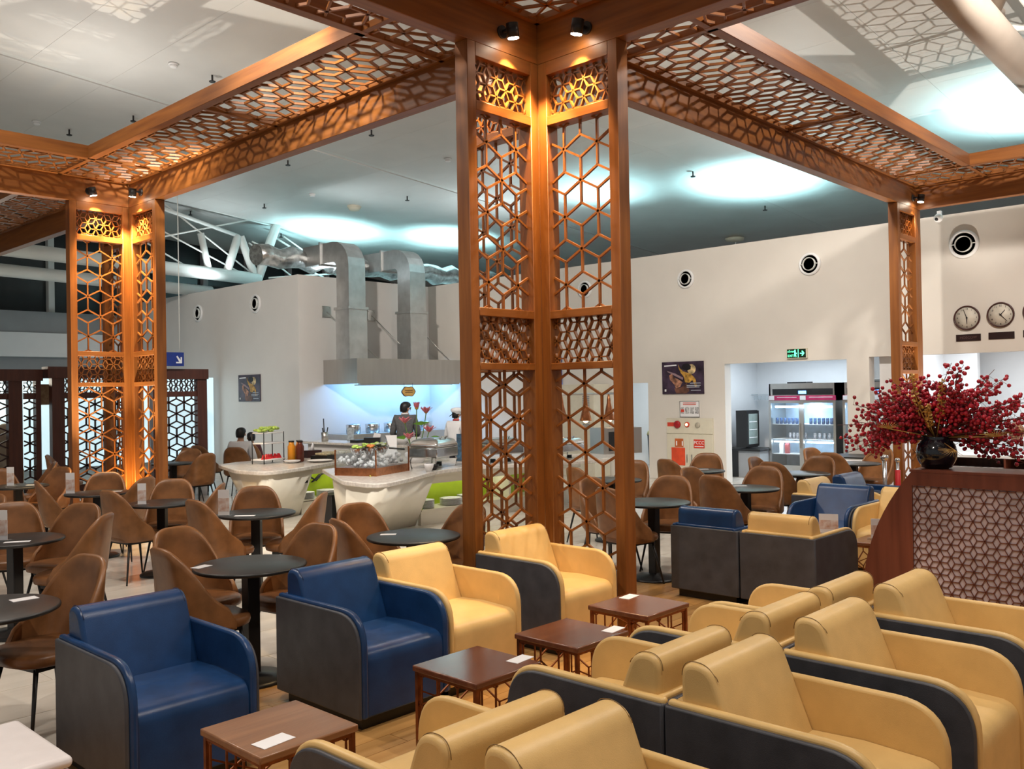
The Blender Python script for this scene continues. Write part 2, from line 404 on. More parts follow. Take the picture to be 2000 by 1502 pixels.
# ------------------------------------------------------------------ timber pergola
XA, YA, T_, WP = 5.52, 4.85, .135, .80
ZB, ZL, ZI = 4.48, 4.80, 4.96
Y1, X2 = 12.5, 14.17
RAILS = ((0, .12), (1.984, 2.038), (2.396, 2.46), (3.963, 4.037), (4.373, 4.48))
def panel(root, kind, ax, ay, mats=(M_wz, M_wx, M_wy, M_lat), w=WP, rails=RAILS, big=(.335, .545), small=(.142, .215), sw=.09):
    """kind xf: along -X from the apex; yf: along -Y; yb: along +Y behind the post"""
    mz, mx, my, ml = mats; isx = kind == 'xf'
    if kind == 'xf': U0, O = (ax-w, ay), (ax-w, ay)
    elif kind == 'yf': O = (ax, ay-w)
    else: O = (ax, ay+T_)
    def bx(a, b, z0, z1):
        return MB().box(O[0]+a, O[0]+b, O[1], O[1]+T_, z0, z1) if isx else MB().box(O[0], O[0]+T_, O[1]+a, O[1]+b, z0, z1)
    top = rails[-1][1]
    obj('stile', bx(0, sw, 0, top), mz, root, .004, 1); obj('stile', bx(w-sw, w, 0, top), mz, root, .004, 1)
    for z0, z1 in rails: obj('rail', bx(sw, w-sw, z0, z1), mx if isx else my, root, .003, 1)
    for (a, b), (c, d) in zip(rails[:-1], rails[1:]):
        H_ = c - b; W_ = w - 2*sw
        U = (1, 0, 0) if isx else (0, 1, 0); N = (0, 1, 0) if isx else (1, 0, 0)
        oo = (O[0]+sw, O[1]+T_/2, b) if isx else (O[0]+T_/2, O[1]+sw, b)
        mb = MB()
        if H_ < .6: lattice(mb, oo, U, (0, 0, 1), N, W_, H_, small[0], small[1], .0115, .03, True, .5, .62)
        else: lattice(mb, oo, U, (0, 0, 1), N, W_, H_, big[0], big[1], .0165, .020, False, .26, .5)
        obj('fretwork', mb, ml, root)
def pillar(label, ax, ay, kinds, mats=(M_wz, M_wx, M_wy, M_lat)):
    r = thing('lattice_pillar', label, 'pillar', (0, 0, 0), 0, 'timber lattice pillars')
    obj('corner_post', MB().box(ax, ax+T_, ay, ay+T_, 0, ZB), mats[0], r, .004, 1)
    for k_ in kinds: panel(r, k_, ax, ay, mats)
    return r
pillar('tall orange timber lattice pillar in the middle, behind the yellow armchairs', XA, YA, ('xf', 'yf', 'yb'))
pillar('orange timber lattice pillar on the left, glowing from an uplight among the dining chairs', XA, Y1, ('xf', 'yf', 'yb'))
pillar('slim orange timber lattice pillar behind the red berry arrangement', X2, YA, ('xf',))

def lat_strip(root, x0, x1, y0, y1):
    along_y = (y1-y0) > (x1-x0)
    mb = MB()
    if along_y: lattice(mb, (x0, y0, ZL+.025), (1, 0, 0), (0, 1, 0), (0, 0, 1), x1-x0, y1-y0, .36, .525, .021, .022)
    else: lattice(mb, (x0, y0, ZL+.025), (0, 1, 0), (1, 0, 0), (0, 0, 1), y1-y0, x1-x0, .36, .525, .021, .022)
    obj('fretwork', mb, M_lat, root)
def canopy(label, beams, inner, bars, strips):
    r = thing('pergola_canopy', label, 'pergola', (0, 0, 0), 0, 'timber canopy bays')
    def bx(name, x0, x1, y0, y1, z0, z1):
        obj(name, MB().box(x0, x1, y0, y1, z0, z1), M_wx if (x1-x0) > (y1-y0) else M_wy, r, .004, 1)
    for b in beams: bx('beam', *b, ZB, ZL+.06)
    for b in inner: bx('inner_beam', *b, ZL, ZI)
    for b in bars: bx('crossbar', *b, ZL, ZL+.06)
    for s in strips: lat_strip(r, *s)
    return r
e = .05
# left bay
canopy('orange timber canopy bay with fretwork border over the brown dining chairs',
    [(XA, XA+T_, YA+T_, Y1), (XA, XA+T_, Y1+T_, 20.5), (-2, XA, Y1, Y1+T_)],
    [(4.55, 4.65, 5.97, 11.49), (-2, 4.65, 5.93, 6.03), (-2, 4.65, 11.43, 11.53)],
    [(XA-e, XA, YA+T_, Y1), (4.65, XA, 8.67, 8.73), (4.65, XA, 5.95, 6.01), (4.65, XA, 11.45, 11.51), (4.57, 4.63, YA+T_, 5.93), (4.57, 4.63, 11.53, Y1),
     (-2, XA, YA+T_, YA+T_+e), (-2, XA, Y1-e, Y1), (1.6, 1.66, YA+T_, 5.93), (1.6, 1.66, 11.53, Y1)],
    [(4.65, XA-e, 6.01, 8.67), (4.65, XA-e, 8.73, 11.45), (4.63, XA-e, YA+T_+e, 5.95), (4.63, XA-e, 11.51, Y1-e),
     (1.66, 4.57, YA+T_+e, 5.93), (1.66, 4.57, 11.53, Y1-e), (-1, 1.6, 11.53, Y1-e)])
# right bay
canopy('orange timber canopy bay with fretwork border over the blue and yellow lounge on the right',
    [(XA+T_, X2, YA, YA+T_), (X2, X2+T_, -3, YA+T_), (XA, XA+T_, -2, YA)],
    [(6.62, 13.3, 3.83, 3.93), (6.57, 6.67, -2, 3.93), (13.25, 13.35, -3, 3.93)],
    [(XA+T_, X2, YA-e, YA), (9.87, 9.93, 3.93, YA), (6.59, 6.65, 3.93, YA), (13.27, 13.33, 3.93, YA), (X2-e, X2, -3, YA), (XA+T_, 6.57, 3.86, 3.92), (13.35, X2, 3.85, 3.91),
     (XA+T_, XA+T_+e, -2, YA), (XA+T_, 6.57, 1.0, 1.06)],
    [(6.65, 9.87, 3.93, YA-e), (9.93, 13.27, 3.93, YA-e), (XA+T_+e, 6.59, 3.92, YA-e), (13.33, X2-e, 3.91, YA-e), (XA+T_+e, 6.57, 1.06, 3.86), (13.35, X2-e, .6, 3.85)])
# bay above the camera
canopy('orange timber canopy bay at the top edge above the yellow armchairs',
    [(-2, XA, YA, YA+T_), (XA, XA+T_, YA, YA+T_)],
    [(-2, 4.65, 3.88, 3.98), (4.55, 4.65, -2, 3.88)],
    [(-2, XA, YA-e, YA), (XA-e, XA, -2, YA), (4.57, 4.63, 3.98, YA), (4.65, XA, 3.9, 3.96)],
    [(4.63, XA-e, 3.96, YA-e), (1.9, 4.57, 3.98, YA-e), (4.65, XA-e, 1.2, 3.9)])
# far left bay
canopy('dim timber canopy bay at the far left edge beyond the glowing pillar',
    [(-2, XA, 20.5, 20.63)],
    [(4.55, 4.65, 13.6, 19.5), (-2, 4.65, 13.55, 13.65)],
    [(XA-e, XA, Y1+T_, 20.5), (4.65, XA, 16.5, 16.56), (-2, XA, Y1+T_, Y1+T_+e)],
    [(4.65, XA-e, 13.65, 16.5), (4.65, XA-e, 16.56, 19.4), (2.0, 4.55, Y1+T_+e, 13.55), (4.65, XA-e, Y1+T_+e, 13.6)])

# black pivoting spotlights on the beams
def spot_lamp(label, base, out, aim, energy=70):
    base, out = Vector(base), Vector(out)
    r = thing('spotlight', label, 'spotlight', tuple(base), 0, 'beam spotlights')
    side = Vector((0, 0, 1)).cross(out)
    obj('rose', MB().tube((0, 0, 0), out*.02, .05, 16), M_black, r)
    obj('arm', MB().tube(out*.02, out*.09, .014, 8), M_black, r)
    c = out*.12 + Vector((0, 0, -.02)); d = (Vector(aim) - (base+c)).normalized()
    a, b = c - d*.055, c + d*.055
    obj('barrel', MB().tube(a, b, .048, 16), M_black, r)
    ml = mat('lamp_lens', (1, .9, .8), .3, emit=(1, .86, .66), es=60)
    obj('lens', MB().tube(b, b + d*.006, .043, 16), ml, r)
    p = base + b + d*.03
    light('spotlight_beam', 'SPOT', tuple(p), energy, (1, .66, .30), .04, aim, 75, .35)
spot_lamp('black spotlight left of the top corner of the middle pillar', (5.10, YA, 4.63), (0, -1, 0), (5.34, 4.80, 3.4), 240)
spot_lamp('black spotlight right of the top corner of the middle pillar', (XA, 4.33, 4.63), (-1, 0, 0), (5.46, 4.62, 3.4), 240)
spot_lamp('black spotlight left of the top corner of the glowing left pillar', (4.98, Y1, 4.63), (0, -1, 0), (5.40, 12.42, 3.0), 420)
spot_lamp('black spotlight right of the top corner of the glowing left pillar', (XA, 12.1, 4.63), (-1, 0, 0), (5.44, 12.36, 3.0), 420)
spot_lamp('black spotlight on the beam corner above the slim right pillar', (14.0, YA, 4.62), (0, -1, 0), (13.9, 4.86, 3.2), 30)
spot_lamp('black spotlight behind the middle pillar on the rear side of its beam', (XA, 5.55, 4.63), (-1, 0, 0), (5.55, 5.45, 3.9), 60)
light('pillar_uplight', 'SPOT', (5.28, 12.26, .1), 240, (1, .62, .22), .05, (5.5, 12.48, 2.6), 60, .5)
light('pillar_uplight', 'SPOT', (4.95, 11.95, .12), 800, (1, .90, .76), .03, (4.95, 11.95, 5), 56, .5)
light('pillar_uplight', 'SPOT', (13.72, 4.40, .12), 700, (1, .92, .82), .03, (13.72, 4.40, 5), 56, .5)
light('pillar_uplight', 'SPOT', (5.32, 4.62, .1), 22, (1, .66, .30), .05, (5.5, 4.82, 2.6), 60, .5)

# ------------------------------------------------------------------ club armchairs
SW, SD = .66, .82
def make_sofa(name, label, col):
    mc = M_yel if col == 'yellow' else M_blue; ms = M_seam if col == 'yellow' else M_bseam
    r = thing(name, label, 'armchair')
    hw, hd = SW/2, SD/2
    arm = fillet([(hd, .07), (hd, .640), (-hd, .640, .20), (-hd, .07)], 9)
    arm2 = fillet([(hd, .07), (hd, .622), (-hd+.012, .622, .195), (-hd+.012, .07)], 9)
    for s in (-1, 1):
        a, b = s*(hw-.056), s*(hw-.018)
        o = obj('arm', MB().prism(arm, 'x', min(a, b), max(a, b)), mc, r, .014, 3)
        a, b = s*(hw-.022), s*hw
        obj('side_panel', MB().prism(arm2, 'x', min(a, b), max(a, b)), M_gry, o, .008, 2)
    o = obj('back', MB().box(-hw+.05, hw-.05, hd-.060, hd-.018, .07, .640), mc, r, .012, 3)
    obj('rear_panel', MB().box(-hw+.004, hw-.004, hd-.022, hd+.004, .07, .622), M_gry, o, .008, 2)
    cw = hw - .050
    prof = fillet([(hd-.040, .36), (hd-.040, .785, .085), (hd-.165, .785, .105), (hd-.335, .36)], 8)
    c = obj('back_cushion', MB().prism(prof, 'x', -cw, cw, True), mc, r, .022, 4)
    for s in (-1, 1):
        pts = [(s*(cw-.020), y*1.0, z) for y, z in prof[1:-1]]
        cy = hd-.18; cz_ = .55
        pts = [(x, y+(.0035 if y > cy else -.0035), z+(.003 if z > .7 else 0)) for x, y, z in pts]
        obj('seam', MB().path(pts,   .0016, 5), ms, c)
    sp = fillet([(hd-.2, .07), (hd-.2, .43), (-.1, .445, .2), (-hd+.012, .43, .085), (-hd+.012, .07)], 8)
    obj('seat', MB().prism(sp, 'x', -cw, cw, True), mc, r, .012, 3)
    obj('plinth', MB().box(-hw+.05, hw-.05, -hd+.06, hd-.05, 0, .072), M_black, r)
    return r
sy = make_sofa('club_armchair', 'x', 'yellow'); sb = make_sofa('club_armchair', 'x', 'blue')
used = set()
def sofa(col, x0, yfront_or, face, label):
    """face -Y: x0 left X, y = front plane. face +Y: y = back plane. face +X: x0 = back plane, y = low Y"""
    src = sy if col == 'yellow' else sb
    if face == '-y': loc, rz = (x0+SW/2, yfront_or+SD/2, 0), 0
    elif face == '+y': loc, rz = (x0+SW/2, yfront_or+SD/2, 0), PI
    elif face == '+x': loc, rz = (x0+SD/2, yfront_or+SW/2, 0), PI/2
    else: loc, rz = (x0+SD/2, yfront_or+SW/2, 0), -PI/2
    if col not in used:
        used.add(col); src.location = loc; src.rotation_euler = (0, 0, rz); src['label'] = label; src['group'] = 'lounge armchairs'; return src
    return dup(src, loc, rz, label, 'lounge armchairs')
sofa('blue', 1.70, 3.94, '-y', 'blue leather armchair at the left, beside the white ottoman')
sofa('blue', 2.93, 3.90, '-y', 'blue leather armchair joined to a yellow one on its right')
sofa('yellow', 3.59, 3.93, '-y', 'yellow leather armchair touching the right arm of a blue armchair')
sofa('yellow', 4.66, 3.97, '-y', 'yellow leather armchair standing against the middle lattice pillar')
sofa('yellow', 1.74, 1.94, '+y', 'yellow armchair with dark side cut off at the bottom edge, facing the light-brown table')
sofa('yellow', 1.80, 1.11, '-y', 'large yellow armchair back at the bottom edge nearest the camera')
sofa('yellow', 2.85, 1.94, '+y', 'yellow armchair with a long slate side, seen from behind in the centre foreground')
sofa('yellow', 2.855, 1.11, '-y', 'big yellow armchair at the lower right with a wide slate left side')
sofa('yellow', 3.70, 1.93, '+y', 'yellow armchair seen from behind, second from the wooden counter in the rear-facing row')
sofa('yellow', 3.74, 1.09, '-y', 'yellow armchair at the lower right between two others with slate edges')
sofa('yellow', 4.37, 1.93, '+y', 'yellow armchair seen from behind, closest to the slate-backed pair')
sofa('yellow', 4.64, 1.09, '-y', 'yellow armchair at the right edge in front of the wooden counter')
sofa('blue', 6.72, 3.785, '+x', 'slate-backed armchair with blue cushion top, seen from behind right of the pillar')
sofa('yellow', 6.72, 3.112, '+x', 'slate-backed armchair with yellow cushion top, seen from behind beside the counter')
sofa('blue', 8.55, 3.62, '-x', 'blue armchair facing the slate-backed pair across a low table')
sofa('yellow', 8.55, 2.95, '-x', 'yellow armchair facing the camera, half hidden by the curved counter')
sofa('yellow', 9.39, 3.80, '-y', 'yellow armchair behind the blue one, only its back cushion showing')
sofa('blue', 10.15, 3.73, '-y', 'blue armchair farthest back, left of the curved counter')

# ------------------------------------------------------------------ low lounge tables
def make_low(top):
    r = thing('coffee_table', 'x', 'table'); h = .23
    obj('top', MB().box(-h, h, -h, h, .420, .45), top, r, .006, 2)
    fr = MB()
    for a in (-1, 1):
        fr.box(-h+.02, h-.02, a*(h-.02)-.008, a*(h-.02)+.008, .404, .42); fr.box(a*(h-.02)-.008, a*(h-.02)+.008, -h+.02, h-.02, .404, .42)
    obj('frame', fr, M_cop2, r)
    for a in (-1, 1):
        for b in (-1, 1): obj('leg', MB().box(a*(h-.02)-.010, a*(h-.02)+.010, b*(h-.02)-.010, b*(h-.02)+.010, 0, .42), M_cop2, r)
    for a in (-1, 1):
        mb = MB(); lattice(mb, (-h+.03, a*(h-.02), .03), (1, 0, 0), (0, 0, 1), (0, 1, 0), 2*h-.06, .37, .26, .40, .0075, .008, False, .3, .62); obj('fretwork', mb, M_cop2, r)
        mb = MB(); lattice(mb, (a*(h-.02), -h+.03, .03), (0, 1, 0), (0, 0, 1), (1, 0, 0), 2*h-.06, .37, .26, .40, .0075, .008, False, .3, .62); obj('fretwork', mb, M_cop2, r)
    return r
t0 = make_low(M_walnut2); t0.location = (2.04, 3.27, 0); t0['label'] = 'light brown square low table beside the left blue armchair'; t0['group'] = 'low square tables'
t1 = make_low(M_walnut); t1.location = (3.17, 3.26, 0); t1['label'] = 'dark square low table in front of the second blue armchair'; t1['group'] = 'low square tables'
dup(t1, (3.93, 3.27, 0), 0, 'dark square low table in front of the two left yellow armchairs', 'low square tables')
dup(t1, (4.72, 3.37, 0), 0, 'dark square low table nearest the middle lattice pillar', 'low square tables')
dup(t0, (7.98, 3.7, 0), 0, 'low table between the slate-backed armchairs and the facing pair', 'low square tables')
dup(t1, (8.02, 3.08, 0), 0, 'low table mostly hidden behind the yellow-topped slate armchair', 'low square tables')

# white ottoman
ot = thing('ottoman', 'white leather cube ottoman at the lower left corner', 'ottoman', (1.13, 3.98, 0), 0)
obj('body', MB().box(-.245, .245, -.30, .30, .03, .375), M_ottoman, ot, .02, 3)
obj('cushion', MB().box(-.25, .25, -.305, .305, .378, .425), M_ottoman, ot, .022, 4)
obj('base', MB().box(-.22, .22, -.27, .27, 0, .03), M_black, ot)

# ------------------------------------------------------------------ round cafe tables
def make_round():
    r = thing('cafe_table', 'x', 'table')
    obj('top', MB().lathe([(.34, .712), (.352, .718), (.355, .727), (.352, .735), (.345, .738), (.01, .738)], 48), M_blackm, r)
    obj('column', MB().box(-.042, .042, -.042, .042, .02, .712), M_black, r, .004, 1)
    obj('plate', MB().lathe([(.13, .70), (.13, .712)], 16), M_black, r)
    obj('base', MB().lathe([(.225, 0), (.225, .012), (.20, .026), (.06, .045), (.05, .06)], 32), M_black, r)
    return r
rt = make_round(); RT = []
def rtable(x, y, label, rot=0):
    if not RT: rt.location = (x, y, 0); rt.rotation_euler = (0, 0, rot); rt['label'] = label; rt['group'] = 'black round tables'; RT.append(rt); return rt
    o = dup(rt, (x, y, 0), rot, label, 'black round tables'); RT.append(o); return o
rtable(3.05, 5.20, 'black round table between the two blue armchairs')
rtable(4.44, 7.45, 'black round table with a photo menu stand, in front of the cream buffet counter', .75)
rtable(4.46, 5.25, 'black round table left of the middle pillar behind a yellow armchair')
rtable(2.44, 7.62, 'black round table with a tall white menu card at the left edge', .3)
rtable(1.52, 5.20, 'black round table cut by the left edge near the white ottoman')
rtable(4.28, 9.0, 'black round table in the second row, left of the menu-stand table', .75)
rtable(4.28, 10.6, 'black round table in front of the glowing left pillar', .75)
rtable(4.0, 12.35, 'black round table at the far left near the glowing pillar')
rtable(7.22, 4.96, 'black round table with its base disc showing, right of the middle pillar')
rtable(8.80, 4.85, 'black round table behind the slate-backed blue armchair')
rtable(10.35, 6.40, 'small-looking black round table by the red fire cabinet')
rtable(10.68, 5.12, 'black round table in front of the drinks refrigerator')
rtable(12.5, 5.2, 'black round table farthest right near the drinks refrigerator')
rtable(8.75, 6.6, 'black round table hidden behind the middle pillar near the green counter')
rtable(7.0, 14.3, 'black round table at the far left beside the dark lattice screen')

# ------------------------------------------------------------------ tan shell chairs
def make_chair():
    r = thing('dining_chair', 'x', 'chair')
    NU, NV = 28, 9
    ph = [R(-100) + R(200)*i/NU for i in range(NU+1)]
    def sup(a, n=3.3):
        c, s_ = math.cos(a), math.sin(a)
        return math.copysign(abs(s_)**(2/n), s_), math.copysign(abs(c)**(2/n), c)
    def top(p):
        t = abs(p)/R(100)
        f = 1 - t**2.4
        return .47 + .45*f
    def shell(off):
        rows = []
        for j in range(NV+1):
            row = []
            for p in ph:
                z0, z1 = .405, top(p); v = j/NV
                z = z0 + (z1-z0)*v
                sx, cy = sup(p)
                hgt = max(0, z-.44)
                x = (.258 - off)*sx*(1 - .10*(hgt/.47)**2)
                y = (.225 - off)*cy + hgt*.15*max(0, cy)**.6
                if j == 0: x *= .90; y *= .90
                row.append((x, y, z))
            rows.append(row)
        return rows
    A, B = shell(0), shell(.030)
    for i in range(NU+1):      # soft rim
        A[NV][i] = (A[NV][i][0], A[NV][i][1], A[NV][i][2]-.012); B[NV][i] = (B[NV][i][0], B[NV][i][1], B[NV][i][2]-.012)
    rim = [tuple((a+b)/2 + (.014 if k == 2 else 0) for k, (a, b) in enumerate(zip(A[NV][i], B[NV][i]))) for i in range(NU+1)]
    rows = A + [rim] + B[::-1]
    n = NU+1; mb = MB(); mb.add([v for rw in rows for v in rw], [(k*n+i, k*n+i+1, (k+1)*n+i+1, (k+1)*n+i) for k in range(len(rows)-1) for i in range(NU)], True)
    for i in (0, NU):          # close front edges
        ids = [k*n+i for k in range(len(rows))]
        mb.f.append(tuple(ids)); mb.sm.append(False)
    obj('shell', mb, M_tan, r)
    pts = []
    for i in range(40):
        a = 2*PI*i/40; sx, cy = sup(a, 3.0)
        pts.append((.236*sx, .238*cy - .012))
    seat = MB(); rings = []
    for s_, z in ((.86, .405), (.97, .415), (1.0, .440), (.985, .462), (.93, .474), (.55, .478), (.02, .476)):
        rings.append([(x*s_, (y+.012)*s_-.012, z) for x, y in pts])
    seat.loft(rings, True); obj('seat', seat, M_tan2, r)
    obj('seat_frame', MB().box(-.17, .17, -.16, .16, .380, .406), M_black, r)
    for a in (-1, 1):
        for b in (-1, 1):
            obj('leg', MB().tube((a*.155, b*.15, .395), (a*.225, b*.225, 0), .0135, 8, .008), M_black, r)
    return r
ch = make_chair(); CH = []
def chair(x, y, tx, ty, label, back=None):
    """x,y = where the top of the back stands; it faces tx,ty"""
    d = Vector((tx-x, ty-y)).normalized()
    rz = math.atan2(d.y, d.x) + PI/2
    cx, cy = x + d.x*.27, y + d.y*.27
    if not CH:
        ch.location = (cx, cy, 0); ch.rotation_euler = (0, 0, rz); ch['label'] = label; ch['group'] = 'tan dining chairs'; CH.append(ch); return ch
    o = dup(ch, (cx, cy, 0), rz, label, 'tan dining chairs'); CH.append(o); return o
T1, T2, T3, T4, T5 = (3.05, 5.2), (4.44, 7.45), (4.46, 5.25), (2.44, 7.62), (1.52, 5.2)
T6, T7, T8, T9, T10 = (4.28, 9.0), (4.28, 10.6), (4.0, 12.35), (7.22, 4.96), (8.80, 4.85)
T11, T12, T13, T14, T15 = (10.35, 6.4), (10.68, 5.12), (12.5, 5.2), (8.75, 6.6), (7.0, 14.3)
chair(2.47, 5.22, *T1, 'tan chair between the two blue armchairs, its outer side toward the camera')
chair(2.93, 5.98, *T1, 'tan chair just behind another one, left of the table between the blue armchairs')
chair(3.66, 5.30, *T1, 'tan chair behind the back of the second blue armchair')
chair(3.86, 5.38, *T3, 'dark side-on tan chair left of the table behind the first yellow armchair')
chair(4.51, 6.05, *T3, 'tan chair facing the camera beside the black box by the cream counter')
chair(5.06, 5.22, *T3, 'tan chair half hidden by the left edge of the middle pillar')
chair(3.82, 7.43, *T2, 'tan chair side-on at the left of the menu-stand table')
chair(4.78, 8.02, *T2, 'tan chair facing the camera across the menu-stand table')
chair(4.85, 6.98, *T2, 'tan chair side-on at the right of the menu-stand table')
chair(4.74, 8.62, *T6, 'tan chair behind the photo menu stand, its pale outer side to the right')
chair(3.70, 8.92, *T6, 'dark tan chair side-on left of the second-row table')
chair(4.68, 9.56, *T6, 'tan chair facing the camera at the second-row table')
chair(4.60, 10.04, *T7, 'pale-lit tan chair right of the glowing pillar foot')
chair(3.67, 10.73, *T7, 'dark tan chair side-on, left of the table in front of the glowing pillar')
chair(4.62, 11.19, *T7, 'round-backed tan chair directly in front of the glowing pillar')
chair(4.64, 12.62, *T8, 'small tan chair with pale back left of the glowing pillar')
chair(4.0, 13.15, *T8, 'small dark tan chair facing the camera at the far left table')
chair(3.33, 12.7, *T8, 'small tan chair at the far left edge by the far table')
chair(5.5, 15.6, 6.2, 15.2, 'tall-looking dark tan chair beyond the left pillar, before the pale screen')
chair(4.95, 13.75, 4.2, 13.9, 'small tan chair seen through the foot of the left pillar')
chair(2.76, 8.66, *T4, 'tan chair behind the white menu card at the left edge')
chair(3.12, 8.02, *T4, 'tan chair behind the largest pale-backed chair on the left')
chair(2.95, 7.15, *T4, 'large tan chair with a broad pale outer back, left of centre')
chair(2.9, 9.6, 2.2, 9.3, 'dark tan chair side-on cut by the left edge')
chair(2.10, 5.33, *T5, 'tan chair facing left beside the first blue armchair')
chair(7.95, 5.22, *T9, 'dark tan chair facing the camera at the table with the visible base disc')
chair(6.63, 5.07, *T9, 'tan chair behind the right lattice panel with its seat sticking out')
chair(7.30, 5.80, *T9, 'pale tan chair seen through the right lattice panel')
chair(8.20, 4.90, *T10, 'broad tan chair back above the blue-topped slate armchair')
chair(8.90, 5.62, *T10, 'tan chair behind the dark one, left of the broad chair back')
chair(9.48, 4.97, *T10, 'tan chair facing the camera behind the table with a white slip')
chair(9.78, 6.52, *T11, 'pale tan chair left of the fire cabinet table')
chair(10.97, 6.62, *T11, 'tan chair facing the camera under the red PCCC sign')
chair(9.42, 6.74, *T14, 'tan chair beside the kitchen doorway, right of the middle pillar')
chair(8.2, 6.75, *T14, 'reddish tan chair seen through the lattice before the green panel')
chair(10.67, 5.76, *T12, 'tan chair at the left foot of the pantry opening')
chair(10.05, 5.20, *T12, 'tan chair seen from behind in front of the refrigerator, left one')
chair(11.27, 5.12, *T12, 'rounded tan chair facing the camera in front of the refrigerator')
chair(11.86, 5.27, *T13, 'tan chair behind the rounded one in front of the refrigerator')
chair(12.66, 5.92, *T13, 'farthest tan chair back against the refrigerator glass')
chair(13.25, 5.1, *T13, 'tan chair beside the chrome posts near the right pillar')
chair(7.62, 14.9, *T15, 'tan chair by the dark lattice screen, back to the poster wall')
chair(7.15, 13.45, *T15, 'pale tan chair at the end of the cream counter')
chair(6.4, 14.75, *T15, 'tan chair left of the far table beside the left pillar')
chair(8.19, 15.8, 8.9, 16.0, 'far tan chair under the dark screen edge')
chair(8.25, 14.55, 8.75, 15.0, 'tan chair back in front of the seated person in white')
chair(9.05, 15.50, 9.5, 15.95, 'tan chair under the half-hidden seated person, behind the fruit rack')
chair(7.75, 15.3, 8.5, 15.5, 'far tan chair between the dark screen and the person in white')

# ------------------------------------------------------------------ reception counter with fretwork front
rc = thing('reception_counter', 'dark red timber counter with curved end and fretwork front, under the red berries', 'counter')
X0 = 7.2
curve = [(2.945*1.0, 0), (2.945, .12)]
prof = []
for i in range(13):
    a = (PI/2)*i/12
    prof.append((2.40 + .545*math.cos(a)**.9 if i < 12 else 2.52, 1.14*math.sin(a)**1.0))
prof = [(2.95, 0)] + [(2.95 - .40*(i/14)**2.3, 1.14*i/14) for i in range(1, 15)]
body = MB().prism([(y, z) for y, z in prof] + [(-1.2, 1.14), (-1.2, 0)], 'x', X0+.03, X0+.42)
obj('body', body, M_rec, rc)
# raised frame around the fret field
fy0, fy1, fz0, fz1 = -1.0, 2.545, .08, 1.035
frm = MB().prism([(y, z) for y, z in prof] + [(2.545, 1.14), (2.545, 0)], 'x', X0, X0+.03)
obj('end_board', frm, M_rec, rc)
obj('top_rail', MB().box(X0, X0+.03, fy0, fy1, fz1, 1.14), M_rec, rc)
obj('bottom_rail', MB().box(X0, X0+.03, fy0, fy1, 0, fz0), M_rec, rc)
obj('backing', MB().box(X0+.018, X0+.029, fy0, fy1, fz0, fz1), mat('frosted_acrylic', (.62, .52, .54), .35, 0, .12, 3), rc)
mb = MB(); lattice(mb, (X0+.010, fy0, fz0), (0, 1, 0), (0, 0, 1), (1, 0, 0), fy1-fy0, fz1-fz0, .0935, .158, .0045, .010, True)
obj('fretwork', mb, M_rec, rc)
obj('worktop', MB().box(X0-.005, X0+.44, -1.2, 2.56, 1.14, 1.158), M_rec, rc)

# ------------------------------------------------------------------ far dark lattice screens
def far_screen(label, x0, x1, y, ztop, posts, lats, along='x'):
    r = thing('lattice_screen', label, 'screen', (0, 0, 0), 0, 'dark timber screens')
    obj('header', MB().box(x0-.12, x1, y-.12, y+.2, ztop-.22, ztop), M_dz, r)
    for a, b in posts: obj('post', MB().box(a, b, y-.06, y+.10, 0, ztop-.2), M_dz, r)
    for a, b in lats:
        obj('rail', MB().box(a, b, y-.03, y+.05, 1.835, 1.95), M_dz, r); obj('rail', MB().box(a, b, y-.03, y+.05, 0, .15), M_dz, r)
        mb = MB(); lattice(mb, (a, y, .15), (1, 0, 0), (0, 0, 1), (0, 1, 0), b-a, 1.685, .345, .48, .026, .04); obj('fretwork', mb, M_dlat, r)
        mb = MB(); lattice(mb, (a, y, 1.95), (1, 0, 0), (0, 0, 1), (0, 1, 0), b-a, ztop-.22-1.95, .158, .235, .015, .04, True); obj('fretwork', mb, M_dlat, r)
    return r
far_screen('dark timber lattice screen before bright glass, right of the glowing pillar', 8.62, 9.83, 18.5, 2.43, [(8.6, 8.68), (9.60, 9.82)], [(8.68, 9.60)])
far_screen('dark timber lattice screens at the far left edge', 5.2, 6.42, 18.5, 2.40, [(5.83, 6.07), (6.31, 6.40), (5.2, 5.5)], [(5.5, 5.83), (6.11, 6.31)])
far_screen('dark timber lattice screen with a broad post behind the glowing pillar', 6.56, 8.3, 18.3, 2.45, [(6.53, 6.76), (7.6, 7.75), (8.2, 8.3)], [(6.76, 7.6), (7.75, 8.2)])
# bright glass behind the screens, light of the room beyond put in as emission
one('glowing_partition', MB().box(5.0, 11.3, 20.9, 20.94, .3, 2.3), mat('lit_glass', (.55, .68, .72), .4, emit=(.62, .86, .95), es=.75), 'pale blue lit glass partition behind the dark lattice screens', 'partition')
one('wall_picture', MB().box(6.36, 6.62, 18.62, 18.66, 1.72, 2.12), mat('wall_picture', (.35, .25, .16), .5, 0, .5, 14, col2=(.6, .5, .32)), 'small colourful picture hanging between the dark posts at far left', 'picture')
cs = thing('cream_sofa', 'cream upholstered sofa behind the dark screen at the far left edge', 'sofa', (5.9, 19.6, 0))
mcr = mat('cream_fabric', (.72, .66, .52), .8)
obj('seat', MB().box(-.9, .45, -.4, .3, .1, .5), mcr, cs, .06, 3)
obj('backrest', MB().box(-.9, .25, -.55, -.3, .1, 1.15), mcr, cs, .09, 4)
obj('headrest', MB().ball((.1, -.42, 1.15), .3, 14, 10, (.7, .45, .75)), mcr, cs)
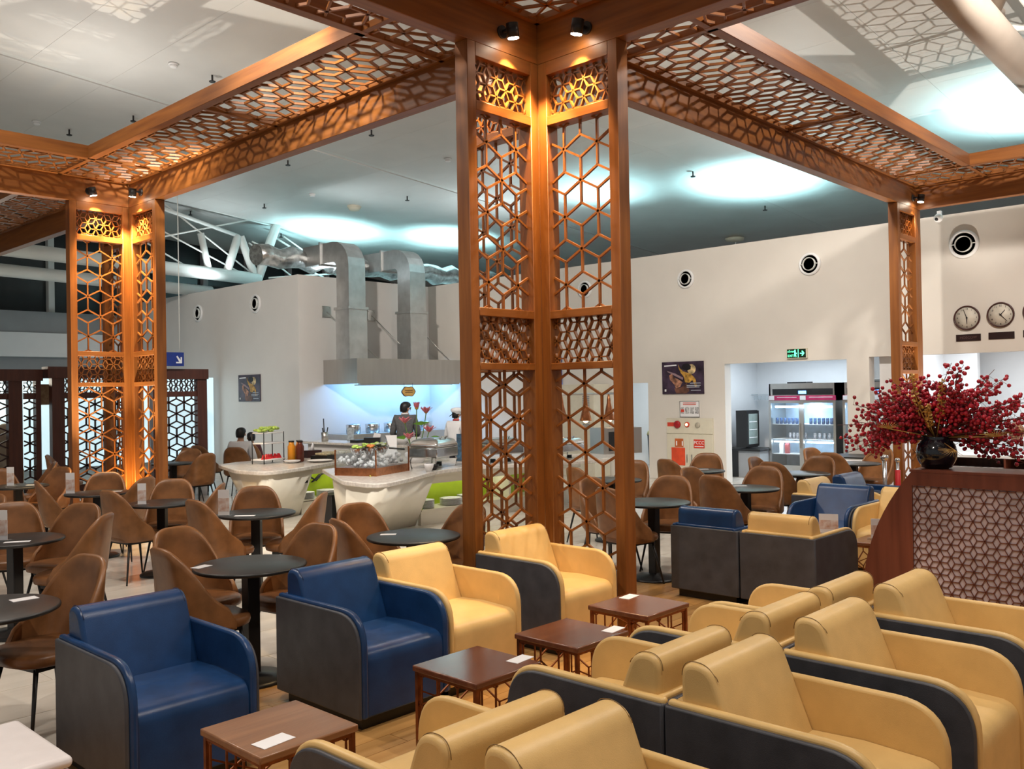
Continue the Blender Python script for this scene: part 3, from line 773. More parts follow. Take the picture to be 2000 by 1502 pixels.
# blue direction sign
sg = thing('direction_sign', 'blue hanging sign with a white arrow above the dark screen', 'sign', (9.02, 18.15, 2.48))
obj('plate', MB().box(-.62, .13, 0, .05, 0, .29), M_navy, sg)
ar = MB().prism([(-.04, .20), (-.018, .222), (.055, .125), (.055, .19), (.085, .19), (.085, .06), (-.045, .06), (-.045, .09), (.025, .09)], 'y', -.006, 0)
obj('arrow', ar, M_paper, sg)
for x in (-.5, .05): obj('hanger', MB().tube((x, .025, .29), (x, .025, 4.45), .01, 6), M_tube, sg)

# ------------------------------------------------------------------ roof truss of white tubes
tr = thing('roof_truss', 'white steel tube truss under the dark windows, left of the kitchen', 'truss')
YT = 22.0
def tp(x, z): return (x, YT, z)
TB = lambda a, b, r, y=0, n='tube': obj(n, MB().tube((a[0], YT+y, a[1]), (b[0], YT+y, b[1]), r, 12), M_tube, tr)
# scaled to the plane Y=22 from its outline
TB((2.0, 5.35), (13.3, 5.03), .17); TB((2.0, 4.95), (12.2, 4.66), .15, .6)
TB((13.25, 5.02), (13.87, 6.6), .13); TB((13.2, 5.02), (12.75, 6.15), .11); TB((12.3, 5.05), (12.68, 6.15), .11); TB((11.85, 5.0), (11.6, 6.1), .09)
TB((12.7, 6.15), (9.5, 6.85), .05, 0, 'tie'); TB((13.9, 6.55), (10.5, 6.9), .03, 0, 'tie')
for a, b in (((10.6, 6.75), (13.2, 5.1)), ((9.8, 6.35), (12.9, 5.1)), ((9.4, 6.05), (11.3, 5.15)), ((9.6, 5.6), (13.3, 6.72)), ((13.0, 6.0), (14.6, 5.05)), ((13.1, 6.05), (15.6, 5.2)), ((14.1, 6.3), (16.2, 5.25)), ((13.6, 5.1), (16.2, 5.45))):
    TB(a, b, .022, 0, 'tie_rod')
TB((16.4, 5.2), (16.75, 5.75), .11, .4)
TB((16.7, 5.2), (14.0, 6.35), .03, .4, 'tie_rod')
tr2 = thing('roof_truss', 'large white steel roof tube with branching struts at the top right corner', 'truss')
def xz(x): return 6.12 - .05*(x-9)
M_tubeg = mat('warm_grey_steel_tube', (.44, .385, .335), .45, 0, .03, 3)
obj('tube', MB().tube((6.2, 3.12, xz(6.2)), (19, 3.12, xz(19)), .205, 20), M_tubeg, tr2)
nd = (11.55, 3.12, xz(11.55)+.12)
obj('strut', MB().tube(nd, (11.0, 3.0, 7.2), .10, 12), M_tubeg, tr2)
obj('strut', MB().tube(nd, (10.6, 2.2, 7.1), .12, 12), M_tubeg, tr2)
obj('strut', MB().tube((12.0, 3.05, xz(12)+.12), (14.2, 1.9, 6.5), .045, 8), M_tube, tr2)
obj('gusset', MB().box(11.7, 12.1, 3.06, 3.16, xz(12)+.05, xz(12)+.38), M_tubeg, tr2)
obj('tube', MB().tube((11.5, 2.72, 6.25), (19, 2.72, 5.8), .07, 10), M_tube, tr2)

# ------------------------------------------------------------------ sprinklers and detectors under the ceiling
spk = thing('sprinkler', 'x', 'sprinkler')
obj('stem', MB().tube((0, 0, -.10), (0, 0, .02), .016, 8), M_black, spk)
obj('deflector', MB().lathe([(.05, -.115), (.055, -.10), (.012, -.095)], 10), M_black, spk)
det = thing('smoke_detector', 'x', 'detector')
obj('base', MB().lathe([(.075, -.03), (.08, .0)], 16), M_white, det); obj('chamber', MB().lathe([(.045, -.065), (.06, -.055), (.06, -.03)], 16), M_white, det)
def hang(src, lst, group, first=[None]):
    for k_, (x, y, label) in enumerate(lst):
        if k_ == 0: src.location = (x, y, cz(x)); src['label'] = label; src['group'] = group
        else: dup(src, (x, y, cz(x)), 0, label, group)
SP = 'small dark sprinkler head under the pale ceiling'
hang(spk, [(7.38, 13.54, 'dark sprinkler head just above the left canopy beam'), (7.39, 16.49, 'dark sprinkler head between two detectors over the left canopy'), (6.93, 18.3, 'leftmost dark sprinkler head near the canopy corner'), (10.71, 16.51, 'dark sprinkler head just below the left canopy beam'), (16.48, 10.17, 'dark sprinkler head left of the large ceiling glare'), (19.82, 10.27, 'dark sprinkler head under the large ceiling glare'), (14.09, 16.62, 'dark sprinkler head right of the yellowish dome'), (12.37, 20.17, 'dark sprinkler head above the truss'), (14.51, 22.78, 'dark sprinkler head beside the truss node'), (11.57, 22.48, 'dark sprinkler head right of the glowing pillar top'), (10.64, 13.56, 'dark sprinkler head left of the middle pillar, near the beam')], 'ceiling sprinklers')
DT = 'small white smoke detector under the pale ceiling'
hang(det, [(6.75, 13.6, 'white smoke detector at upper left beside a sprinkler'), (6.34, 18.32, 'white smoke detector at the far left of the ceiling'), (12.58, 18.36, 'white smoke detector above the kitchen ducts'), (12.72, 13.69, 'white smoke detector beside the middle pillar')], 'ceiling detectors')
big = thing('ceiling_sounder', 'yellowish round dome on the teal ceiling left of the middle pillar', 'detector', (13.91, 18.47, cz(13.91)))
obj('dome', MB().lathe([(.02, -.13), (.12, -.11), (.16, -.05), (.17, 0)], 18), M_cream, big)
obj('ring', MB().lathe([(.18, -.03), (.18, .02)], 18), M_cream, big)
dish = thing('ceiling_sounder', 'pale dish-shaped fitting just above the right wall top', 'detector', (22.28, 12.47, cz(22.28)))
obj('dish', MB().lathe([(.02, -.14), (.24, -.10), (.26, -.03), (.05, 0)], 18), M_cream, dish)
obj('stem', MB().tube((.05, 0, -.4), (.05, 0, -.08), .02, 8), M_tube, dish)

# ------------------------------------------------------------------ round air diffusers in the walls
def diffuser(label, x, y, z, rad):
    r = thing('air_diffuser', label, 'air vent', (x, y, z), 0, 'round wall diffusers'); r.rotation_euler = (0, -PI/2, 0)
    obj('flange', MB().lathe([(rad*.80, -.005), (rad*1.0, -.002), (rad*1.0, .02), (rad*.93, .045), (rad*.80, .05), (rad*.78, .0)], 32, cap=False), M_white, r)
    obj('throat', MB().lathe([(rad*.8, .012), (.01, .012)], 32), M_black, r)
    obj('inner_ring', MB().lathe([(rad*.52, .015), (rad*.52, .07), (rad*.57, .07), (rad*.57, .015)], 32, cap=False), M_tube, r)
    obj('core', MB().lathe([(rad*.52, .03), (.01, .03)], 24), M_black, r)
    for s in (-1, 1): obj('pivot', MB().tube((0, s*rad*.56, .05), (0, s*rad*.8, .05), .008, 6), M_tube, r)
diffuser('round air diffuser on the white wall above the coloured poster by the fire cabinet', XW, 9.706, 3.995, .19)
diffuser('round air diffuser on the white wall above the green exit sign', XW, 7.13, 4.007, .205)
diffuser('large round air diffuser on the wall above the clocks', XW, 4.558, 4.043, .225)
diffuser('round air diffuser on the wall seen through the middle pillar', XW, 12.26, 4.02, .19)
diffuser('left round air diffuser on the grey wall near the left pillar', XK, 21.98, 4.0, .225)
diffuser('right round air diffuser on the grey wall above the dark poster', XK, 19.18, 4.03, .23)

# ------------------------------------------------------------------ posters
def poster(label, x, y0, y1, z0, z1):
    """y0 = left edge (larger Y) as seen from the hall"""
    r = thing('poster', label, 'poster', (x-.004, (y0+y1)/2, z0)); W_, H_ = abs(y0-y1), z1-z0
    obj('board', MB().box(-.02, 0, -W_/2, W_/2, 0, H_), mat('poster_night', (.010, .006, .012), .35, 0, 0, 5, col2=(.075, .045, .085)), r)
    def P(u, v): return (W_/2 - u*W_, v*H_)
    def shape(nm, pts, m, lift=.001):
        obj(nm, MB().prism([P(*p) for p in pts], 'x', -.022-lift, -.020), m, r)
    gold = mat('poster_gold', (.40, .22, .04), .5, 0, .4, 14); flesh = mat('poster_flesh', (.34, .16, .10), .5, 0, .4, 14)
    moon = mat('poster_moon', (.50, .38, .20), .5, 0, .4, 9); brown = mat('poster_brown', (.14, .06, .04), .5, 0, .3, 8); blk = mat('poster_black', (.008, .006, .009), .5)
    shape('glow', [(.72+.10*math.cos(a), .76+.15*math.sin(a)) for a in [2*PI*i/16 for i in range(16)]][:16], moon)
    shape('figure', [(.40, .92), (.44, .80), (.52, .70), (.60, .66), (.70, .62), (.80, .48), (.85, .24), (.80, .22), (.74, .42), (.66, .34), (.56, .36), (.54, .52), (.46, .66), (.41, .80)], gold, .002)
    shape('dark_hair', [(.48, .80), (.52, .92), (.62, .94), (.71, .86), (.70, .76), (.62, .72), (.55, .74)], blk, .003)
    shape('figure', [(.18, .58), (.24, .64), (.30, .52), (.42, .44), (.50, .36), (.44, .22), (.34, .18), (.30, .30), (.20, .44)], flesh, .002)
    shape('sash', [(.14, .72), (.32, .64), (.52, .50), (.50, .44), (.30, .58), (.13, .70)], mat('poster_mauve', (.30, .20, .22), .5), .003)
    shape('shadow', [(.30, .18), (.46, .20), (.60, .34), (.66, .10), (.60, .02), (.34, .02)], brown, .0015)
    shape('lettering', [(.06, .90), (.36, .915), (.36, .875), (.06, .86)], M_paper, .003)
    for i, (a, b, v) in enumerate(((.68, .93, .34), (.60, .93, .27), (.60, .90, .22), (.70, .93, .12))): shape('lettering', [(a, v), (b, v), (b, v-.022), (a, v-.022)], mat('poster_text', (.45, .48, .55), .5), .003)
    shape('emblem', [(.06, .15), (.10, .15), (.10, .08), (.06, .08)], M_paper, .003)
poster('dark advertising poster with golden figures above the fire cabinet', XW, 10.296, 9.337, 1.716, 2.36)
poster('dark advertising poster with golden figures on the grey wall above the person in white', XK, 20.0, 19.015, 1.693, 2.338)

# ------------------------------------------------------------------ notices, fire cabinet, exit sign
nt = thing('instruction_sign', 'white framed instruction sheet between the poster and the fire cabinet', 'sign', (XW, 9.675, 1.255))
obj('sheet', MB().box(-.012, 0, -.225, .225, 0, .32), M_paper, nt)
fm = MB()
for a in (-.225, .215): fm.box(-.018, -.012, a, a+.01, 0, .32)
fm.box(-.018, -.012, -.225, .225, 0, .01); fm.box(-.018, -.012, -.225, .225, .31, .32); obj('frame', fm, M_steel, nt)
for i, z in enumerate((.275, .245)): obj('heading', MB().box(-.014, -.012, -.15, .15, z, z+.014), M_red, nt)
for i in range(4):
    y = .165 - i*.11
    obj('pictogram', MB().box(-.014, -.012, y-.045, y+.045, .07, .20), mat('pictogram_grey', (.45, .45, .46), .6, 0, .3, 30), nt)
obj('pictogram', MB().box(-.015, -.012, .125, .20, .10, .155), M_red, nt)
fc = thing('fire_cabinet', 'cream metal fire hose cabinet with red notices, under the instruction sheet', 'cabinet', (XW, 9.677, 0))
obj('body', MB().box(-.03, .02, -.53, .53, .12, 1.235), M_cream, fc)
obj('alarm_panel', MB().box(-.045, -.03, -.525, .525, .93, 1.225), M_cream, fc, .005, 1)
for a in (-1, 1):
    d_ = obj('door', MB().box(-.042, -.03, min(a*.008, a*.525), max(a*.008, a*.525), .14, .915), M_cream, fc, .004, 1)
    obj('handle', MB().box(-.055, -.042, a*.055-.008, a*.055+.008, .36, .52), M_steel, d_)
obj('call_point', MB().lathe([(.075, 0), (.075, .03), (.05, .05), (.01, .055)], 20), mat('deep_red', (.35, .01, .015), .25), fc, rot=(0, -PI/2, 0), loc=(-.045, .26, 1.11))
obj('call_label', MB().box(-.048, -.045, .30, .50, 1.07, 1.15), M_red, fc)
obj('alarm_bell', MB().lathe([(.055, 0), (.05, .02), (.01, .022)], 20), mat('bell_grille', (.42, .38, .30), .6), fc, rot=(0, -PI/2, 0), loc=(-.045, -.20, 1.10))
lp = obj('alarm_lamp', MB().lathe([(.052, 0), (.052, .02), (.035, .03)], 20), M_red, fc, rot=(0, -PI/2, 0), loc=(-.045, .035, 1.11))
obj('bulb', MB().lathe([(.03, .025), (.025, .04), (.01, .045)], 16), mat('alarm_glow', (1, .6, .3), .3, emit=(1, .55, .25), es=6), lp)
obj('instruction_plate', MB().box(-.047, -.042, .135, .33, .66, .83), mat('sign_orange', (.50, .12, .03), .45), fc)
for y_ in (.29, .155): obj('plate_mark', MB().box(-.049, -.047, y_-.012, y_+.012, .69, .78), M_paper, fc)
obj('red_notice', MB().box(-.052, -.042, .10, .41, .30, .65), mat('notice_red', (.70, .075, .025), .5), fc)
pl = obj('door_sign', MB().box(-.047, -.042, -.345, -.105, .65, .82), M_red, fc)
text('lettering', 'PCCC', .088, M_paper, (-.048, -.225, .755), (PI/2, 0, -PI/2), pl)
obj('lettering', MB().box(-.0485, -.047, -.325, -.125, .675, .692), M_paper, pl)
ex = thing('exit_sign', 'green lit exit sign above the pantry opening', 'sign', (XW, 7.392, 2.344))
mg = mat('exit_green', (.1, .9, .4), .4, emit=(.12, .95, .42), es=2.2)
obj('housing', MB().box(-.06, 0, -.19, .19, -.01, .165), M_cream, ex)
obj('face', MB().box(-.064, -.06, -.178, .178, .0, .155), mat('exit_black', (.004, .02, .01), .3), ex)
text('lettering', 'EXIT', .058, mg, (-.066, .105, .035), (PI/2, 0, -PI/2), ex)
text('lettering', 'LỐI RA', .042, mg, (-.066, .105, .11), (PI/2, 0, -PI/2), ex)
obj('running_figure', MB().prism([(.03, .145), (.012, .145), (.01, .09), (-.01, .085), (-.01, .07), (.012, .065), (-.004, .02), (.012, .012), (.024, .055), (.03, .02), (.04, .02), (.036, .09), (.042, .12)], 'x', -.067, -.064), mg, ex)
obj('door_mark', MB().box(-.067, -.064, -.042, -.03, .005, .15), mg, ex)
obj('arrow', MB().prism([(-.07, .085), (-.12, .085), (-.10, .115), (-.118, .125), (-.155, .078), (-.118, .03), (-.10, .04), (-.12, .068), (-.07, .068)], 'x', -.067, -.064), mg, ex)
dc = thing('security_camera', 'white dome camera high on the wall above the clocks', 'camera', (XW, 4.91, 4.50))
obj('bracket', MB().box(-.06, 0, -.03, .03, .02, .12), M_white, dc)
obj('dome', MB().ball((-.09, 0, 0), .07, 14, 10), M_white, dc); obj('lens', MB().ball((-.135, .01, -.02), .032, 10, 8), M_black, dc)

# ------------------------------------------------------------------ world clocks
def clock(label, y, z, hh, mm, rad=.195):
    r = thing('wall_clock', label, 'clock', (XW, y, z), 0, 'world clocks')
    rr = (0, -PI/2, 0)
    obj('rim', MB().lathe([(rad*.90, 0), (rad, 0), (rad, .035), (rad*.95, .045), (rad*.90, .035), (rad*.90, .0)], 40, cap=False), mat('clock_rim', (.06, .02, .018), .35), r, rot=rr)
    obj('dial', MB().lathe([(rad*.91, .012), (rad*.91, .018), (.005, .018)], 40), mat('clock_dial', (.62, .58, .50), .5), r, rot=rr)
    for n_ in range(1, 13):
        a = 2*PI*n_/12
        text('numeral', str(n_), rad*.20, M_black, (-.020, -math.sin(a)*rad*.72, math.cos(a)*rad*.72), (PI/2, 0, -PI/2), r, .001)
    def hand(nm, ang, l, wd, lift):
        c, s_ = math.cos(ang), math.sin(ang)
        f = lambda u, v: (-(u*s_ + v*c), u*c - v*s_)
        obj(nm, MB().prism([f(-l*.18, wd), f(l, wd*.5), f(l, -wd*.5), f(-l*.18, -wd)], 'x', -lift-.002, -lift), M_black, r)
    hand('hour_hand', 2*PI*(hh % 12 + mm/60)/12, rad*.50, .008, .024); hand('minute_hand', 2*PI*mm/60, rad*.72, .006, .028)
    obj('hub', MB().lathe([(.012, .018), (.012, .034)], 12), M_black, r, rot=rr)
clock('round wall clock above the Moscow name plate, reading almost six', 4.536, 2.866, 5, 57)
clock('round wall clock right of the Moscow clock', 4.048, 2.882, 1, 23)
clock('round wall clock cut by the right edge of the picture', 3.545, 2.898, 9, 12)
mpl = mat('plate_dark', (.020, .007, .007), .4); mtx = mat('plate_text', (.10, .05, .045), .5)
for y, z, tx, lb in ((4.522, 2.498, 'MOSCOW', 'dark name plate lettered MOSCOW under the first clock'), (4.045, 2.506, None, 'dark name plate under the second clock'), (3.56, 2.515, None, 'dark name plate at the right edge under the third clock')):
    np_ = thing('name_plate', lb, 'sign', (XW, y, z), 0, 'clock name plates'); obj('plate', MB().box(-.014, 0, -.182, .182, 0, .108), mpl, np_)
    if tx: text('lettering', tx, .055, mtx, (-.015, 0, .054), (PI/2, 0, -PI/2), np_, .001)

# ------------------------------------------------------------------ kitchen hood and ducts
HX0, HX1, HY0, HY1, HZ0, HZ1 = 12.146, XW-.03, 16.12, YH-.01, 2.06, 2.62
hood = thing('extractor_hood', 'long stainless steel extractor hood over the blue-lit cooking wall', 'hood')
hb = MB(); t_ = .03
hb.box(HX0, HX1, HY0, HY0+t_, HZ0, HZ1); hb.box(HX0, HX0+t_, HY0+t_, HY1, HZ0, HZ1); hb.box(HX0+t_, HX1, HY0+t_, HY1, HZ1-t_, HZ1)
obj('canopy', hb, M_steel, hood)
for i in range(4):
    x = HX0 + .5 + i*.78
    obj('lamp', MB().box(x, x+.45, HY0+.5, HY0+.62, HZ1-.16, HZ1-.08), mat('hood_lamp', (.8, .9, 1), .4, emit=(.55, .80, 1), es=9), hood)
obj('gutter', MB().box(HX0+.1, HX1-.1, HY0+.03, HY0+.10, HZ0-.03, HZ0+.02), M_steel, hood)
obj('hook_rail', MB().tube((HX0+.15, HY0+.3, HZ0-.03), (HX1-.1, HY0+.3, HZ0-.03), .012, 8), M_steel, hood)
light('hood_light', 'AREA', (13.9, 16.75, HZ0+.25), 60, (.20, .52, 1), 2.8, (13.9, 17.1, 0), sy=.3)
for k_, (y, lb) in enumerate(((0, 'x'),)): pass
def bracket(label, x, z, x2, z2):
    r = thing('tension_bracket', label, 'bracket', (x, YH-.004, z), 0, 'hood tie rods')
    obj('plate', MB().box(-.12, .12, -.02, 0, -.13, .13), M_steel, r, .004, 1)
    for a in (-.09, .09):
        for b in (-.10, .10): obj('bolt', MB().tube((a, -.02, b), (a, -.035, b), .014, 8), M_steel, r)
    obj('rod', MB().tube((0, -.02, 0), (x2-x, HY0+.3-YH, z2-z), .011, 6), M_steel, r)
bracket('steel plate with tie rod left of the first duct', 12.25, 3.74, 13.0, HZ1)
bracket('steel plate with tie rod between the two ducts', 13.55, 3.72, 14.1, HZ1)
bracket('steel plate with tie rod right of the second duct', 14.75, 3.70, 15.2, HZ1)
def duct(label, x0, x1, y0, y1):
    r = thing('air_duct', label, 'duct', (0, 0, 0), 0, 'galvanised ducts')
    obj('riser', MB().box(x0, x1, y0, y1, HZ1, 3.75), M_duct, r); obj('collar', MB().box(x0-.03, x1+.03, y0-.03, y1+.03, 3.73, 3.79), M_duct, r)
    obj('riser', MB().box(x0+.02, x1-.02, y0+.02, y1-.02, 3.79, 4.72), M_duct, r)
    # elbow bending back over the wall, built of gores
    n = 5; rings = []
    w_, d_ = x1-x0-.04, y1-y0-.04
    for i in range(n+1):
        a = PI/2*i/n
        for_ = []
        for rr in (.12, .12+d_):
            for x in (x0+.02, x1-.02): for_.append((x, y1+.10-math.cos(a)*rr, 4.72+math.sin(a)*rr))
        rings.append([for_[0], for_[1], for_[3], for_[2]])
    obj('elbow', MB().loft(rings, False), M_duct, r)
    obj('run', MB().box(x0+.02, x1-.02, y1+.10, y1+1.3, 4.84, 4.84+d_), M_duct, r)
    obj('flange', MB().box(x0-.02, x1+.02, y1+.55, y1+.60, 4.80, 4.88+d_), M_duct, r)
duct('first galvanised duct rising from the hood and bending over the wall', 12.12, 12.62, 16.35, 16.85)
duct('second galvanised duct rising from the hood, nearer the pillar', 13.9, 14.42, 16.35, 16.85)
fo = thing('foil_duct', 'crumpled silver foil duct running along the top of the kitchen wall', 'duct')
pts = [(10.9+.3*i, 18.15+.04*math.sin(i*1.7), 5.02+.05*math.sin(i*2.3)) for i in range(27)]
obj('sleeve', MB().path(pts, [.24+.03*math.sin(i*2.9) for i in range(27)], 14), M_foil, fo)
obj('band', MB().tube((12.9, 18.15, 5.03), (12.98, 18.15, 5.03), .29, 16), M_foil, fo)
sgn = thing('hanging_plaque', 'small golden scalloped plaque hanging from the hood', 'sign', (13.62, 16.135, 1.735))
pq = [(.20*math.cos(a)*(1+.06*math.cos(4*a)), .125*math.sin(a)*(1+.14*math.cos(4*a+PI))) for a in [2*PI*i/40 for i in range(40)]]
obj('board', MB().prism([(x, z+.13) for x, z in pq], 'y', -.012, .012), mat('plaque_rim', (.10, .06, .03), .5), sgn)
obj('face', MB().prism([(x*.9, z*.88+.13) for x, z in pq], 'y', -.016, -.012), mat('plaque_gold', (.60, .36, .10), .45, 0, .12, 10), sgn)
for z in (.145, .105): obj('lettering', MB().box(-.115, .115, -.0175, -.016, z, z+.018), mat('plaque_text', (.10, .05, .02), .5), sgn)
for x in (-.13, .13): obj('cord', MB().tube((x, 0, .22), (x, 0, .33), .004, 5), M_black, sgn)

# ------------------------------------------------------------------ buffet counters
def counter(label, slabp, top, body_t, body_b, z=.78):
    r = thing('buffet_counter', label, 'counter', (0, 0, 0), 0, 'cream buffet counters')
    obj('worktop', MB().prism(slabp, 'z', z-.055, z), M_quartz, r, .01, 2)
    body_t = fillet([(x, y, .12) for x, y in body_t], 4); body_b = fillet([(x, y, .12) for x, y in body_b], 4)
    obj('end_block', MB().loft([[(x, y, .0) for x, y in body_b], [(x, y, z-.055) for x, y in body_t]], True), M_cab, r)
    return r
c1 = counter('cream buffet island with a lime green plate shelf, left of the middle pillar',
    fillet([(7.35, 10.6, .1), (6.50, 8.95, .5), (6.42, 8.15, .28), (7.2, 8.52, .8), (8.1, 9.02, .8), (8.8, 9.12, .5), (9.6, 8.75, .8), (10.4, 8.40, .5), (11.7, 8.38, .1), (11.7, 9.3, .1), (9.45, 10.75, .3)], 6), None,
    [(7.05, 9.95), (6.55, 8.95), (6.50, 8.35), (6.62, 8.26), (7.2, 8.60), (7.9, 8.98), (8.15, 9.08), (8.15, 10.0)],
    [(7.25, 10.1), (7.0, 9.6), (6.98, 9.32), (7.1, 9.26), (7.4, 9.36), (7.9, 9.45), (8.15, 9.50), (8.15, 10.1)])
obj('front_band', MB().box(8.14, 11.6, 9.40, 9.46, .56, .725), M_cab, c1); obj('plinth', MB().box(8.14, 11.6, 9.42, 9.48, 0, .20), M_cab, c1)
obj('shelf', MB().box(8.14, 11.6, 9.40, 9.86, .19, .21), M_cab, c1); obj('shelf_back', MB().box(8.15, 11.6, 9.80, 9.84, .21, .725), M_green, c1)
obj('shelf_divider', MB().box(9.9, 9.94, 9.42, 9.82, .21, .725), M_cab, c1)
obj('shelf_side', MB().box(8.152, 8.17, 9.42, 9.80, .21, .56), M_green, c1)
c2 = counter('cream buffet counter with a lime green niche and fruit racks, behind the menu-stand table',
    fillet([(6.95, 12.75, .15), (6.58, 11.6, .5), (6.60, 10.82, .3), (7.5, 11.17, .8), (8.3, 11.6, .5), (9.4, 11.9, .2), (9.4, 12.95, .1), (7.4, 13.0, .2)], 6), None,
    [(7.0, 12.6), (6.66, 11.6), (6.66, 11.05), (6.78, 10.96), (7.5, 11.25), (7.80, 11.42), (7.80, 12.6)],
    [(7.35, 12.6), (7.02, 12.0), (7.0, 11.75), (7.1, 11.62), (7.5, 11.72), (7.80, 11.80), (7.80, 12.6)])
obj('front_band', MB().box(7.79, 9.3, 11.78, 11.84, .60, .725), M_cab, c2); obj('plinth', MB().box(7.79, 9.3, 11.78, 11.84, 0, .20), M_cab, c2)
obj('shelf', MB().box(7.79, 9.3, 11.78, 12.3, .19, .21), M_cab, c2); light('shelf_strip', 'AREA', (8.45, 11.95, .705), 2.2, (1, .95, .8), 1.2, (8.45, 11.98, 0), sy=.06)
light('shelf_strip', 'AREA', (9.3, 9.62, .705), 3, (1, .95, .8), 2.0, (9.3, 9.64, 0), sy=.06)
obj('shelf_back', MB().box(7.80, 9.3, 12.2, 12.24, .21, .725), M_green, c2)
one('power_switch', MB().box(-.045, .045, -.03, 0, -.09, .09), M_black, 'black switch box with a red light on the cream counter front', 'switch', loc=(7.66, 11.50, .60))
obj('indicator', MB().box(-.02, .02, -.034, -.03, -.05, -.02), mat('red_led', (1, .05, .1), .4, emit=(1, .05, .12), es=5), bpy.data.objects['power_switch'])
sk = thing('power_socket', 'white socket with a black plug and coiled cable in the green niche', 'socket', (8.15, 12.2, .56))
obj('plate', MB().box(-.10, .10, -.012, 0, -.06, .06), M_paper, sk)
obj('plug', MB().ball((0, -.05, 0), .045, 10, 8), M_black, sk)
obj('cable', MB().path([(.02, -.06, -.02), (.15, -.07, -.10), (.28, -.07, .02), (.20, -.07, -.06), (.06, -.08, -.12), (.2, -.08, -.02), (.30, -.06, .0), (.26, -.05, .10), (.34, -.04, .22)], .016, 6), M_black, sk)
# plate stacks on the green shelves
def plates(x, y, n, label, rad=.13):
    r = thing('plate_stack', label, 'plates', (x, y, .211), 0, 'plate stacks in the green shelves')
    for i in range(n): obj('plate', MB().lathe([(rad*.6, .014*i), (rad, .014*i+.012), (rad, .014*i+.017), (rad*.6, .014*i+.008)], 20), M_paper, r)
plates(8.36, 9.58, 8, 'white plate stack at the left end of the island shelf'); plates(8.83, 9.56, 7, 'broad white plate stack in the middle of the island shelf', .16); plates(9.22, 9.66, 7, 'white plate stack by the pillar edge on the island shelf')
plates(8.0, 12.0, 7, 'white plate stack at the left of the far green niche', .15); plates(8.42, 12.02, 7, 'white plate stack at the right of the far green niche', .16)
# kitchen pass counter along Y
kc = thing('kitchen_counter', 'white kitchen counter in front of the standing cook', 'counter')
obj('worktop', MB().box(9.55, 10.15, 10.9, 14.4, .92, .96), M_quartz, kc, .006, 1); obj('body', MB().box(9.62, 10.1, 10.95, 14.3, 0, .92), M_wallk, kc)
kc2 = thing('cooking_range', 'pale steel cooking counter along the blue-lit wall', 'counter')
obj('body', MB().box(12.2, 15.3, 16.5, 17.35, 0, .88), M_steel, kc2); obj('worktop', MB().box(12.15, 15.32, 16.45, 17.38, .88, .92), M_steel, kc2)
for i in range(5): obj('pot', MB().lathe([(.16, 0), (.17, .2), (.16, .21), (.03, .24)], 16, (12.6+.55*i, 16.9, .92)), M_chrome, kc2)
# black box and waste bin stand by the island
bg = thing('floor_bin', 'black box bin beside the cream island', 'bin', (7.55, 10.55, 0))
obj('body', MB().box(-.17, .17, -.13, .13, 0, .40), M_black, bg, .006, 1); obj('lid', MB().box(-.175, .175, -.135, .135, .40, .425), M_black, bg)
one('power_cable', MB().path([(7.15, 9.3, .785), (7.0, 9.05, .79), (6.88, 8.92, .70), (6.95, 9.1, .5), (7.05, 9.4, .3), (7.3, 10.2, .02)], .008, 6), mat('yellow_cable', (.45, .42, .10), .5), 'thin yellow-green cable hanging over the island edge', 'cable')

# ------------------------------------------------------------------ food and tableware
def rack(label, x, y, z):
    r = thing('food_rack', label, 'rack', (x, y, z), .35)
    for zz, d_ in ((.05, .14), (.30, .12), (.46, .11)):
        obj('tray', MB().box(-.24, .24, -d_, d_, zz, zz+.02), M_paper, r, .006, 1)
    for a in (-.24, .24):
        for b in (-.11, .11): obj('upright', MB().tube((a, b, 0), (a, b, .48), .008, 6), M_black, r)
    return r
rack('two-tier rack with lettuce above and sliced red fruit below', 7.55, 12.3, .78)
mle = mat('lettuce', (.42, .60, .12), .5, 0, .3, 30); mwm = mat('watermelon', (.75, .03, .04), .4, 0, .2, 30)
for i in range(26):
    a = random.uniform(-.22, .22); b = random.uniform(-.09, .09)
    if i == 0: lt = thing('lettuce_heap', 'heap of pale green lettuce on the top tray', 'food', (7.55, 12.3, 1.26), .35)
    obj('leaf', MB().ball((a, b, .02+.05*random.random()), .045, 7, 5, (1.3, .8, .5)), mle, lt, rot=None)
fr_ = thing('fruit_slices', 'sliced red watermelon on the bottom tray of the rack', 'food', (7.55, 12.3, .85), .35)
for i in range(16):
    a = -.2+.027*i; obj('slice', MB().prism([(-.04, 0), (.04, 0), (.0, .07)], 'y', -.012, .012), mwm, fr_, loc=(a, random.uniform(-.07, .05), .0), rot=(0, 0, random.uniform(-.6, .6)))
def bowl(label, x, y, z, rad, m, h=.07, name='bowl'):
    return one(name, MB().lathe([(rad*.5, 0), (rad*.9, h*.6), (rad, h), (rad*.93, h), (rad*.8, h*.55), (rad*.4, .015), (.01, .012)], 20), m, label, 'tableware', loc=(x, y, z))
bowl('white dish beside the fruit rack', 7.78, 12.0, .78, .13, M_paper, .04)
bowl('white oval dish at the right of the fruit counter', 8.15, 11.8, .78, .20, M_paper, .03)
jr = thing('juice_dispenser', 'amber juice jars beside the fruit rack', 'dispenser', (8.0, 12.2, .78))
for i, (a, b, mm) in enumerate(((-.10, 0, mat('orange_juice', (.75, .30, .02), .3)), (.06, .03, mat('amber_juice', (.65, .22, .02), .3)), (-.02, -.12, mat('dark_syrup', (.10, .02, .01), .25)))):
    j_ = obj('jar', MB().lathe([(.05, 0), (.06, .02), (.06, .24), (.04, .28), (.04, .31)], 14, (a, b, 0)), mm, jr); obj('lid', MB().lathe([(.045, .31), (.045, .33)], 12, (a, b, 0)), M_black, j_)
